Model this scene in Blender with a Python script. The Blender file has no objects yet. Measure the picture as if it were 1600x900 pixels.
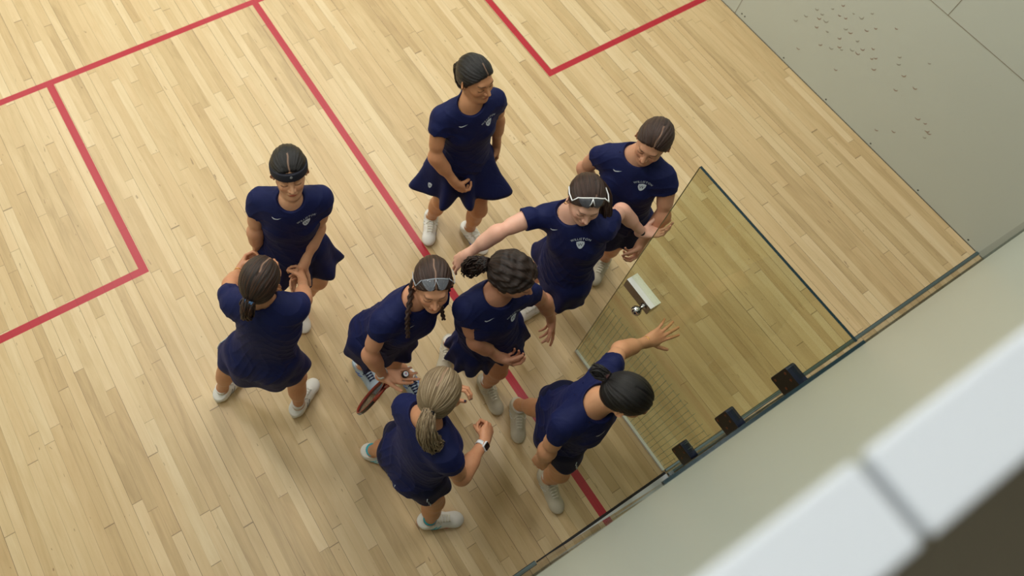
import bpy, math, random
import numpy as np
from mathutils import Vector, Matrix

SC = bpy.context.scene
COL = SC.collection
rnd = random.Random(7)
f32 = np.float32
def V(*a): return np.array(a if len(a) > 1 else a[0], dtype=np.float64)
def nrm(v):
    v = np.asarray(v, float); return v / (np.linalg.norm(v) + 1e-12)
def lerp(a, b, t): return np.asarray(a, float) * (1 - t) + np.asarray(b, float) * t
def s2l(r, g, b):
    f = lambda c: (c / 255 / 12.92) if c / 255 <= .04045 else ((c / 255 + .055) / 1.055) ** 2.4
    return (f(r), f(g), f(b), 1.0)

# ------------------------------------------------------------------ materials
MATS = {}
def new_mat(name):
    m = bpy.data.materials.new(name); m.use_nodes = True
    MATS[name] = m
    return m, m.node_tree.nodes, m.node_tree.links, m.node_tree.nodes['Principled BSDF']
def sv(b, **k):
    for n, v in k.items(): b.inputs[n.replace('_', ' ')].default_value = v
def plain(name, col, rough=.5, metal=0., bump=0., scale=200., **k):
    m, N, L, b = new_mat(name)
    sv(b, Base_Color=col, Roughness=rough, Metallic=metal, **k)
    n = N.new('ShaderNodeTexNoise'); n.inputs['Scale'].default_value = scale
    tc = N.new('ShaderNodeTexCoord'); L.new(tc.outputs['Object'], n.inputs['Vector'])
    mx = N.new('ShaderNodeMix'); mx.data_type = 'RGBA'; mx.inputs['Factor'].default_value = .12
    mr = N.new('ShaderNodeMix'); mr.data_type = 'RGBA'; mr.blend_type = 'OVERLAY'; mr.inputs['Factor'].default_value = .15
    mr.inputs['A'].default_value = col; L.new(n.outputs['Fac'], mr.inputs['B']); L.new(mr.outputs['Result'], b.inputs['Base Color'])
    if bump:
        bp = N.new('ShaderNodeBump'); bp.inputs['Strength'].default_value = bump; bp.inputs['Distance'].default_value = .002
        L.new(n.outputs['Fac'], bp.inputs['Height']); L.new(bp.outputs['Normal'], b.inputs['Normal'])
    return m
class NT:
    """small helper for math chains"""
    def __init__(s, N, L): s.N = N; s.L = L
    def m(s, op, a, b=None, c=None):
        n = s.N.new('ShaderNodeMath'); n.operation = op
        for i, x in enumerate((a, b, c)):
            if x is None: continue
            if isinstance(x, (int, float)): n.inputs[i].default_value = x
            else: s.L.new(x, n.inputs[i])
        return n.outputs[0]
    def comb(s, x, y, z=0.):
        n = s.N.new('ShaderNodeCombineXYZ')
        for i, q in enumerate((x, y, z)):
            if isinstance(q, (int, float)): n.inputs[i].default_value = q
            else: s.L.new(q, n.inputs[i])
        return n.outputs[0]
    def white(s, v):
        n = s.N.new('ShaderNodeTexWhiteNoise'); n.noise_dimensions = '3D'; s.L.new(v, n.inputs['Vector']); return n.outputs['Value']
    def noise(s, v, scale, detail=2., rough=.5, dist=0.):
        n = s.N.new('ShaderNodeTexNoise'); s.L.new(v, n.inputs['Vector'])
        n.inputs['Scale'].default_value = scale; n.inputs['Detail'].default_value = detail
        n.inputs['Roughness'].default_value = rough; n.inputs['Distortion'].default_value = dist
        return n.outputs['Fac']
    def ramp(s, x, stops):
        n = s.N.new('ShaderNodeValToRGB'); e = n.color_ramp.elements
        while len(e) < len(stops): e.new(.5)
        for q, (p, c) in zip(e, stops): q.position = p; q.color = c
        s.L.new(x, n.inputs['Fac']); return n.outputs['Color']
    def mix(s, f, a, b, mode='MIX'):
        n = s.N.new('ShaderNodeMix'); n.data_type = 'RGBA'; n.blend_type = mode
        for k, x in (('Factor', f), ('A', a), ('B', b)):
            if isinstance(x, (int, float)): n.inputs[k].default_value = x
            elif isinstance(x, tuple): n.inputs[k].default_value = x
            else: s.L.new(x, n.inputs[k])
        return n.outputs['Result']

def floor_material():
    m, N, L, b = new_mat('maple_court_floor'); t = NT(N, L)
    tc = N.new('ShaderNodeTexCoord'); sp = N.new('ShaderNodeSeparateXYZ'); L.new(tc.outputs['Object'], sp.inputs[0])
    x, y = sp.outputs[0], sp.outputs[1]
    W = .0572
    xs = t.m('DIVIDE', x, W); row = t.m('FLOOR', xs); fx = t.m('FRACT', xs)
    r1 = t.white(t.comb(row, 3.3, 1.7)); r2 = t.white(t.comb(row, 8.1, 5.2))
    Ls = t.m('MULTIPLY_ADD', r2, .5, .75)
    wob = t.m('MULTIPLY', t.m('SINE', t.m('MULTIPLY_ADD', y, 2.1, t.m('MULTIPLY', r2, 30.))), .22)
    ys = t.m('ADD', t.m('ADD', t.m('DIVIDE', y, Ls), t.m('MULTIPLY', r1, 17.)), wob)
    seg = t.m('FLOOR', ys); fy = t.m('FRACT', ys)
    rb = t.white(t.comb(row, seg, .5)); rb2 = t.white(t.comb(row, seg, 9.5))
    # grain, each board its own slice
    gv = t.comb(t.m('MULTIPLY', x, 38.), t.m('MULTIPLY', y, 2.2), t.m('MULTIPLY', rb, 60.))
    g1 = t.noise(gv, 1., 5., .62, 1.2)
    gv2 = t.comb(t.m('MULTIPLY', x, 9.), t.m('MULTIPLY', y, 1.3), t.m('MULTIPLY', rb2, 40.))
    g2 = t.noise(gv2, 1., 3., .5, 2.5)
    fac = t.m('ADD', t.m('MULTIPLY', rb, .38), t.m('ADD', t.m('MULTIPLY', g2, .34), t.m('MULTIPLY', g1, .36)))
    col = t.ramp(fac, [(.22, s2l(170, 145, 104)), (.42, s2l(196, 170, 126)), (.60, s2l(208, 184, 141)), (.85, s2l(222, 202, 164))])
    # hue wander, slightly pink or olive boards
    col = t.mix(t.m('MULTIPLY', rb2, .20), col, s2l(205, 168, 120))
    # flecks and mineral streaks
    fv = t.comb(t.m('MULTIPLY', x, 60.), t.m('MULTIPLY', y, 11.), 4.)
    fl = t.noise(fv, 1., 2., .5, .4)
    flm = t.m('MULTIPLY', t.m('GREATER_THAN', fl, .73), .5)
    col = t.mix(flm, col, s2l(96, 66, 40))
    # seams
    ex = t.m('MINIMUM', fx, t.m('SUBTRACT', 1., fx))
    rs = t.white(t.comb(t.m('FLOOR', t.m('ADD', xs, .5)), seg, 2.2)) if False else t.white(t.comb(t.m('FLOOR', t.m('ADD', xs, .5)), 2.2, 1.))
    sx = t.m('LESS_THAN', ex, t.m('MULTIPLY_ADD', rs, .016, .008))
    ey = t.m('MINIMUM', fy, t.m('SUBTRACT', 1., fy)); sy = t.m('LESS_THAN', ey, .0016)
    seam = t.m('MAXIMUM', t.m('MULTIPLY', sx, t.m('MULTIPLY_ADD', t.m('POWER', rs, 2.5), .62, .22)), t.m('MULTIPLY', sy, .6))
    col = t.mix(seam, col, s2l(78, 55, 32))
    # painted court lines
    def box(x0, x1, y0, y1):
        a = t.m('LESS_THAN', t.m('ABSOLUTE', t.m('SUBTRACT', x, (x0 + x1) / 2)), (x1 - x0) / 2)
        c = t.m('LESS_THAN', t.m('ABSOLUTE', t.m('SUBTRACT', y, (y0 + y1) / 2)), (y1 - y0) / 2)
        return t.m('MULTIPLY', a, c)
    red = box(-3.3, 3.3, 4.26, 4.31)
    for q in (box(-.025, .025, -.03, 4.27), box(-1.6, -1.55, 2.61, 4.27), box(-3.3, -1.55, 2.61, 2.66), box(1.55, 1.6, 2.61, 4.27), box(1.55, 3.3, 2.61, 2.66)):
        red = t.m('MAXIMUM', red, q)
    rc = t.mix(t.m('MULTIPLY', g1, .35), s2l(178, 38, 52), s2l(158, 36, 48))
    rc = t.mix(t.m('MULTIPLY', seam, .5), rc, s2l(90, 20, 30))
    col = t.mix(red, col, rc)
    L.new(col, b.inputs['Base Color'])
    ro = t.m('MULTIPLY_ADD', g1, .14, .30)
    L.new(ro, b.inputs['Roughness'])
    bp = N.new('ShaderNodeBump'); bp.inputs['Strength'].default_value = .18; bp.inputs['Distance'].default_value = .001
    L.new(t.m('SUBTRACT', g1, seam), bp.inputs['Height']); L.new(bp.outputs['Normal'], b.inputs['Normal'])
    sv(b, Specular_IOR_Level=.35)
    return m

def wall_material(name, base, rough, speck=.25):
    m, N, L, b = new_mat(name); t = NT(N, L)
    tc = N.new('ShaderNodeTexCoord'); o = tc.outputs['Object']
    n1 = t.noise(o, 1.3, 3., .6); n2 = t.noise(o, 60., 2., .6)
    c = t.mix(t.m('MULTIPLY', n1, .18), base, tuple(v * .86 for v in base[:3]) + (1,))
    c = t.mix(t.m('MULTIPLY', t.m('GREATER_THAN', n2, .74), speck), c, s2l(120, 118, 105))
    L.new(c, b.inputs['Base Color']); sv(b, Roughness=rough)
    bp = N.new('ShaderNodeBump'); bp.inputs['Strength'].default_value = .06; bp.inputs['Distance'].default_value = .002
    L.new(n2, bp.inputs['Height']); L.new(bp.outputs['Normal'], b.inputs['Normal'])
    return m

def glass_material(name, tint, edge=False):
    m, N, L, b = new_mat(name); t = NT(N, L)
    N.remove(b); out = [n for n in N if n.type == 'OUTPUT_MATERIAL'][0]
    tr = N.new('ShaderNodeBsdfTransparent'); tr.inputs[0].default_value = tint
    gl = N.new('ShaderNodeBsdfGlossy'); gl.inputs['Roughness'].default_value = .02
    ge = N.new('ShaderNodeNewGeometry'); vd = N.new('ShaderNodeVectorMath'); vd.operation = 'DOT_PRODUCT'
    L.new(ge.outputs['Normal'], vd.inputs[0]); L.new(ge.outputs['Incoming'], vd.inputs[1])
    fr = t.m('MULTIPLY_ADD', t.m('POWER', t.m('SUBTRACT', 1., t.m('ABSOLUTE', vd.outputs['Value'])), 5.), .92, .035)
    mx = N.new('ShaderNodeMixShader'); L.new(fr, mx.inputs[0]); L.new(tr.outputs[0], mx.inputs[1]); L.new(gl.outputs[0], mx.inputs[2])
    L.new(mx.outputs[0], out.inputs[0])
    return m

def skin_material():
    m, N, L, b = new_mat('skin'); t = NT(N, L)
    a = N.new('ShaderNodeAttribute'); a.attribute_name = 'col'
    tc = N.new('ShaderNodeTexCoord')
    n = t.noise(tc.outputs['Object'], 45., 3., .6); n2 = t.noise(tc.outputs['Object'], 9., 2.)
    c = t.mix(t.m('MULTIPLY', n2, .22), a.outputs['Color'], s2l(190, 110, 90), 'SOFT_LIGHT')
    c = t.mix(.10, c, n, 'OVERLAY')
    L.new(c, b.inputs['Base Color']); sv(b, Roughness=.48, Specular_IOR_Level=.4, Subsurface_Weight=.08, Subsurface_Scale=.02, Subsurface_Radius=(1, .35, .2))
    bp = N.new('ShaderNodeBump'); bp.inputs['Strength'].default_value = .08; bp.inputs['Distance'].default_value = .001
    L.new(t.noise(tc.outputs['Object'], 350., 2.), bp.inputs['Height']); L.new(bp.outputs['Normal'], b.inputs['Normal'])
    return m

def hair_material(name, dark, mid, light, hi=.5):
    m, N, L, b = new_mat(name); t = NT(N, L)
    a = N.new('ShaderNodeAttribute'); a.attribute_name = 'strand'
    pc = N.new('ShaderNodeAttribute'); pc.attribute_name = 'part'
    n1 = t.noise(a.outputs['Vector'], 1., 3., .7); n2 = t.noise(a.outputs['Vector'], 5., 2., .6)
    c = t.ramp(n1, [(.32, dark), (.5, mid), (.72, light)])
    c = t.mix(t.m('MULTIPLY', t.m('SUBTRACT', n2, .3), .8), c, dark)
    c = t.mix(t.m('MULTIPLY', pc.outputs['Fac'], .75), c, s2l(176, 140, 118))
    L.new(c, b.inputs['Base Color']); sv(b, Roughness=.42, Specular_IOR_Level=hi, Anisotropic=.3)
    bp = N.new('ShaderNodeBump'); bp.inputs['Strength'].default_value = .55; bp.inputs['Distance'].default_value = .005
    L.new(n2, bp.inputs['Height']); L.new(bp.outputs['Normal'], b.inputs['Normal'])
    return m

def fabric_material(name, base):
    m, N, L, b = new_mat(name); t = NT(N, L)
    tc = N.new('ShaderNodeTexCoord'); o = tc.outputs['Object']
    n1 = t.noise(o, 7., 3., .55, 1.5); n2 = t.noise(o, 420., 1.)
    c = t.mix(n1, base, tuple(v * 1.25 for v in base[:3]) + (1,))
    L.new(c, b.inputs['Base Color'])
    sv(b, Roughness=.72, Specular_IOR_Level=.25, Sheen_Weight=.12, Sheen_Roughness=.4); b.inputs['Sheen Tint'].default_value = s2l(70, 90, 190)
    bp = N.new('ShaderNodeBump'); bp.inputs['Strength'].default_value = .5; bp.inputs['Distance'].default_value = .012
    h = t.m('MULTIPLY_ADD', n2, .02, n1)
    L.new(h, bp.inputs['Height']); L.new(bp.outputs['Normal'], b.inputs['Normal'])
    return m

# ------------------------------------------------------------------ mesh helpers
def link(o, parent=None):
    COL.objects.link(o)
    if parent is not None: o.parent = parent
    return o
def mesh_np(name, co, quads, mat, parent=None, smooth=True, attrs=None):
    """co (n,3); quads (m,4) array -> one mesh object (local to parent's frame if parent has location)"""
    me = bpy.data.meshes.new(name)
    co = np.asarray(co, f32); q = np.asarray(quads, np.int32)
    k = q.shape[1]
    me.vertices.add(len(co)); me.vertices.foreach_set('co', co.ravel())
    me.loops.add(q.size); me.loops.foreach_set('vertex_index', q.ravel())
    me.polygons.add(len(q)); me.polygons.foreach_set('loop_start', np.arange(0, q.size, k, dtype=np.int32))
    me.update(calc_edges=True)
    if smooth: me.polygons.foreach_set('use_smooth', np.ones(len(q), bool))
    for nm, (typ, arr) in (attrs or {}).items():
        at = me.attributes.new(nm, typ, 'POINT')
        at.data.foreach_set('color' if typ == 'FLOAT_COLOR' else 'vector' if typ == 'FLOAT_VECTOR' else 'value', np.asarray(arr, f32).ravel())
    me.materials.append(mat)
    return link(bpy.data.objects.new(name, me), parent)
class MB:
    """collects shapes into ONE mesh"""
    def __init__(s): s.v = []; s.f = []; s.mi = []
    def add(s, vs, fs, mi=0):
        n = len(s.v); s.v += [tuple(map(float, p)) for p in vs]; s.f += [tuple(i + n for i in f) for f in fs]; s.mi += [mi] * len(fs)
    def box(s, lo, hi, mi=0, R=None, o=(0, 0, 0)):
        x0, y0, z0 = lo; x1, y1, z1 = hi
        vs = [V(x, y, z) for z in (z0, z1) for x, y in ((x0, y0), (x1, y0), (x1, y1), (x0, y1))]
        if R is not None: vs = [V(o) + R @ p for p in vs]
        s.add(vs, [(0, 3, 2, 1), (4, 5, 6, 7), (0, 1, 5, 4), (1, 2, 6, 5), (2, 3, 7, 6), (3, 0, 4, 7)], mi)
    def rbox(s, lo, hi, r, ax=2, mi=0, n=4):
        """box with corners rounded around axis ax"""
        lo = list(lo); hi = list(hi); a, c = [i for i in range(3) if i != ax]
        ring = []
        for cx, cy, st in ((hi[a] - r, hi[c] - r, 0), (lo[a] + r, hi[c] - r, 1), (lo[a] + r, lo[c] + r, 2), (hi[a] - r, lo[c] + r, 3)):
            for i in range(n + 1):
                t = (st + i / n) * math.pi / 2; ring.append((cx + r * math.cos(t), cy + r * math.sin(t)))
        m = len(ring); vs = []
        for h in (lo[ax], hi[ax]):
            for p, q in ring:
                w = [0, 0, 0]; w[a] = p; w[c] = q; w[ax] = h; vs.append(w)
        fs = [tuple(range(m))[::-1], tuple(range(m, 2 * m))] + [(i, (i + 1) % m, m + (i + 1) % m, m + i) for i in range(m)]
        s.add(vs, fs, mi)
    def tube(s, pts, r, n=8, mi=0, cap=True, flat=None):
        pts = [V(p) for p in pts]; rs = r if hasattr(r, '__len__') else [r] * len(pts)
        up = None; vs = []; fs = []
        for i, p in enumerate(pts):
            d = nrm(pts[min(i + 1, len(pts) - 1)] - pts[max(i - 1, 0)])
            if up is None:
                up = nrm(np.cross(d, (0, 0, 1) if abs(d[2]) < .9 else (1, 0, 0)))
            up = nrm(up - d * (up @ d)); w = np.cross(d, up)
            for j in range(n):
                a = 2 * math.pi * j / n; vs.append(p + rs[i] * (math.cos(a) * up + math.sin(a) * w))
        for i in range(len(pts) - 1):
            for j in range(n):
                k = (j + 1) % n; fs.append((i * n + j, i * n + k, (i + 1) * n + k, (i + 1) * n + j))
        if cap: fs += [tuple(range(n))[::-1], tuple(range((len(pts) - 1) * n, len(pts) * n))]
        s.add(vs, fs, mi)
    def lathe(s, o, ax, prof, n=16, mi=0):
        """prof: (distance along ax, radius)"""
        ax = nrm(ax); u = nrm(np.cross(ax, (0, 0, 1) if abs(ax[2]) < .9 else (1, 0, 0))); w = np.cross(ax, u); vs = []; fs = []
        for h, r in prof:
            for j in range(n):
                a = 2 * math.pi * j / n; vs.append(V(o) + ax * h + max(r, 1e-4) * (math.cos(a) * u + math.sin(a) * w))
        for i in range(len(prof) - 1):
            for j in range(n):
                k = (j + 1) % n; fs.append((i * n + j, i * n + k, (i + 1) * n + k, (i + 1) * n + j))
        fs += [tuple(range(n))[::-1], tuple(range((len(prof) - 1) * n, len(prof) * n))]
        s.add(vs, fs, mi)
    def ring(s, c, ax, R, r, n=28, m=6, mi=0, sx=1., sy=1., u=None):
        ax = nrm(ax); u = nrm(np.cross(ax, (0, 0, 1) if abs(ax[2]) < .9 else (1, 0, 0))) if u is None else nrm(V(u) - ax * (V(u) @ ax))
        w = np.cross(ax, u); vs = []; fs = []
        for i in range(n):
            a = 2 * math.pi * i / n; dr = sx * math.cos(a) * u + sy * math.sin(a) * w
            for j in range(m):
                b = 2 * math.pi * j / m; vs.append(V(c) + dr * (R + r * math.cos(b)) + ax * (r * math.sin(b)))
        for i in range(n):
            for j in range(m):
                fs.append((i * m + j, ((i + 1) % n) * m + j, ((i + 1) % n) * m + (j + 1) % m, i * m + (j + 1) % m))
        s.add(vs, fs, mi)
    def build(s, name, mats, parent=None, smooth=False, bevel=0.):
        me = bpy.data.meshes.new(name); me.from_pydata(s.v, [], s.f); me.update()
        for m in (mats if isinstance(mats, (list, tuple)) else [mats]): me.materials.append(m)
        me.polygons.foreach_set('material_index', s.mi)
        if smooth: me.polygons.foreach_set('use_smooth', [True] * len(s.f))
        o = link(bpy.data.objects.new(name, me), parent)
        if bevel:
            b = o.modifiers.new('bevel', 'BEVEL'); b.width = bevel; b.segments = 2; b.limit_method = 'ANGLE'
        return o
def tag(o, label=None, cat=None, group=None, kind=None):
    for k, v in (('label', label), ('category', cat), ('group', group), ('kind', kind)):
        if v: o[k] = v
    return o
def empty(name, loc):
    o = bpy.data.objects.new(name, None); o.location = loc; o.empty_display_size = .1; return link(o)

# ------------------------------------------------------------------ implicit surfaces
def smin(a, b, k):
    if k <= 0: return np.minimum(a, b)
    h = np.maximum(k - np.abs(a - b), 0) / k
    return np.minimum(a, b) - h * h * k * .25
class Sdf:
    def __init__(s): s.ops = []
    def _add(s, fn, c, r, k, op): s.ops.append((fn, None if c is None else np.asarray(c, f32), r, k, op)); return s
    def cap(s, a, b, ra, rb=None, k=.01, op='u', flat=None, fl=1.):
        """tapered capsule; flat = unit axis squashed by fl"""
        rb = ra if rb is None else rb
        a = np.asarray(a, f32); b = np.asarray(b, f32); ab = b - a; L2 = float(ab @ ab) + 1e-12
        fa = None if flat is None else np.asarray(nrm(flat), f32)
        def fn(p):
            q = p - a
            if fa is not None: q = q + (q @ fa)[..., None] * fa * f32(1 / fl - 1)
            t = np.clip((q @ ab) / L2, 0, 1)
            d = np.sqrt(((q - t[..., None] * ab) ** 2).sum(-1)) - (ra + (rb - ra) * t)
            return d if fa is None else d * f32(min(1, fl) ** .5)
        return s._add(fn, (a + b) / 2, math.sqrt(L2) / 2 + max(ra, rb), k, op)
    def ell(s, c, ax, r, k=.01, op='u'):
        c = np.asarray(c, f32); A = np.asarray(ax, f32); r = np.asarray(r, f32)
        def fn(p):
            q = (p - c) @ A.T
            k0 = np.sqrt(((q / r) ** 2).sum(-1)); k1 = np.sqrt(((q / (r * r)) ** 2).sum(-1))
            return k0 * (k0 - 1) / (k1 + f32(1e-6))
        return s._add(fn, c, float(r.max()), k, op)
    def plane(s, o, n, k=.004):
        """cuts away the side n points to"""
        o = np.asarray(o, f32); n = np.asarray(nrm(n), f32)
        return s._add(lambda p: (p - o) @ n, None, 0, k, 'i')
    def func(s, fn, op='add'): return s._add(fn, None, 0, 0, op)
    def group(s, g, k=.01, op='u', c=None, r=0): return s._add(lambda p: g(p), c, r, k, op)
    def __call__(s, p, cen=None, rad=0.):
        """p (n,m,3) points in n blocks with centre cen and radius rad"""
        p = np.asarray(p, f32); one = p.ndim == 2
        if one: p = p[:, None, :]
        if cen is None: cen = p[:, 0, :] if p.shape[1] == 1 else p.mean(1)
        d = np.full(p.shape[:2], 1., f32)
        for fn, c, r, k, op in s.ops:
            if op == 'add': d = d + fn(p); continue
            if c is None:
                v = fn(p); d = -smin(-d, -v, k) if op == 'i' else -smin(-d, v, k) if op == 's' else smin(d, v, k); continue
            m = ((cen - c) ** 2).sum(-1) < (r + rad + k + .045) ** 2
            if not m.any(): continue
            v = fn(p[m]); dm = d[m]
            d[m] = smin(dm, v, k) if op == 'u' else -smin(-dm, v, k) if op == 's' else -smin(-dm, -v, k)
        return d[:, 0] if one else d
    def bounds(s):
        cs = [(c, r) for fn, c, r, k, op in s.ops if c is not None and op == 'u']
        return np.min([c - r for c, r in cs], 0) - .01, np.max([c + r for c, r in cs], 0) + .01
    def grad(s, p, e=.001):
        ks = np.array([[1, -1, -1], [-1, -1, 1], [-1, 1, -1], [1, 1, 1]], f32); g = 0
        for k in ks: g = g + k * s(p + k * f32(e))[:, None]
        return g / f32(4 * e)
def extract(F, h, lo=None, hi=None, proj=2):
    """surface nets on a sparse block grid -> verts, quads"""
    if lo is None: lo, hi = F.bounds()
    lo = np.asarray(lo, float); hi = np.asarray(hi, float); B = 8; bs = B * h
    nb = np.ceil((hi - lo) / bs).astype(int) + 1
    gi = np.stack(np.meshgrid(*[np.arange(n) for n in nb], indexing='ij'), -1).reshape(-1, 3)
    rad = bs * .866; act = []
    for s0 in range(0, len(gi), 20000):
        g = gi[s0:s0 + 20000]; c = lo + (g + .5) * bs
        d = F(np.asarray(c, f32)[:, None, :], np.asarray(c, f32), rad)[:, 0]
        act.append(g[np.abs(d) < rad * 1.45])
    act = np.concatenate(act)
    off = np.stack(np.meshgrid(*[np.arange(B + 1)] * 3, indexing='ij'), -1).reshape(-1, 3)
    corner = np.array([[i, j, k] for i in (0, 1) for j in (0, 1) for k in (0, 1)])
    edges = [(a, b) for a in range(8) for b in range(a + 1, 8) if np.abs(corner[a] - corner[b]).sum() == 1]
    VS = []; CS = []; SG = []
    for s0 in range(0, len(act), 400):
        g = act[s0:s0 + 400]
        P = (lo + (g[:, None, :] * B + off[None]) * h).astype(f32)
        cen = (lo + (g + .5) * bs).astype(f32)
        D = F(P, cen, rad).reshape(-1, B + 1, B + 1, B + 1)
        cv = np.stack([D[:, i:i + B, j:j + B, k:k + B] for i, j, k in corner], -1)
        sg = cv < 0; n = sg.sum(-1); a = (n > 0) & (n < 8)
        bi, i, j, k = np.nonzero(a)
        if not len(bi): continue
        c8 = cv[a]; s8 = sg[a]; acc = np.zeros((len(bi), 3)); cnt = np.zeros(len(bi))
        for ea, eb in edges:
            m = s8[:, ea] != s8[:, eb]
            t = np.where(m, c8[:, ea] / np.where(m, c8[:, ea] - c8[:, eb], 1), 0)
            q = corner[ea] + t[:, None] * (corner[eb] - corner[ea]); acc[m] += q[m]; cnt += m
        cell = g[bi] * B + np.stack([i, j, k], -1)
        CS.append(cell); VS.append(lo + (cell + acc / cnt[:, None]) * h); SG.append(s8)
    cell = np.concatenate(CS); v = np.concatenate(VS); s8 = np.concatenate(SG)
    dim = nb * B + 2
    key = lambda c: (c[:, 0] * dim[1] + c[:, 1]) * dim[2] + c[:, 2]
    K = key(cell); o = np.argsort(K); K = K[o]; cell = cell[o]; v = v[o]; s8 = s8[o]
    Q = []
    for ax, ci in ((0, 4), (1, 2), (2, 1)):
        m = s8[:, 0] != s8[:, ci]; c = cell[m]; ins = s8[m, 0]
        b_, c_ = [(1, 2), (2, 0), (0, 1)][ax]
        e1 = np.zeros(3, int); e1[b_] = 1; e2 = np.zeros(3, int); e2[c_] = 1
        ids = []; ok = np.ones(len(c), bool)
        for dlt in (0 * e1, -e1, -e1 - e2, -e2):
            kk = key(c + dlt); p = np.searchsorted(K, kk); p = np.minimum(p, len(K) - 1); ok &= K[p] == kk; ids.append(p)
        q = np.stack(ids, -1)[ok]; ins = ins[ok]; q[~ins] = q[~ins][:, ::-1]; Q.append(q)
    Q = np.concatenate(Q)
    v = v.astype(f32)
    for _ in range(proj):
        for s0 in range(0, len(v), 200000):
            x = v[s0:s0 + 200000]; d = F(x); g = F.grad(x, h * .3); gg = (g * g).sum(-1)
            st = -(d / np.maximum(gg, .25))[:, None] * g
            ln = np.sqrt((st * st).sum(-1, keepdims=True)); st *= np.minimum(1, h * .6 / np.maximum(ln, 1e-9))
            v[s0:s0 + 200000] = x + st
    return v, Q

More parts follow.
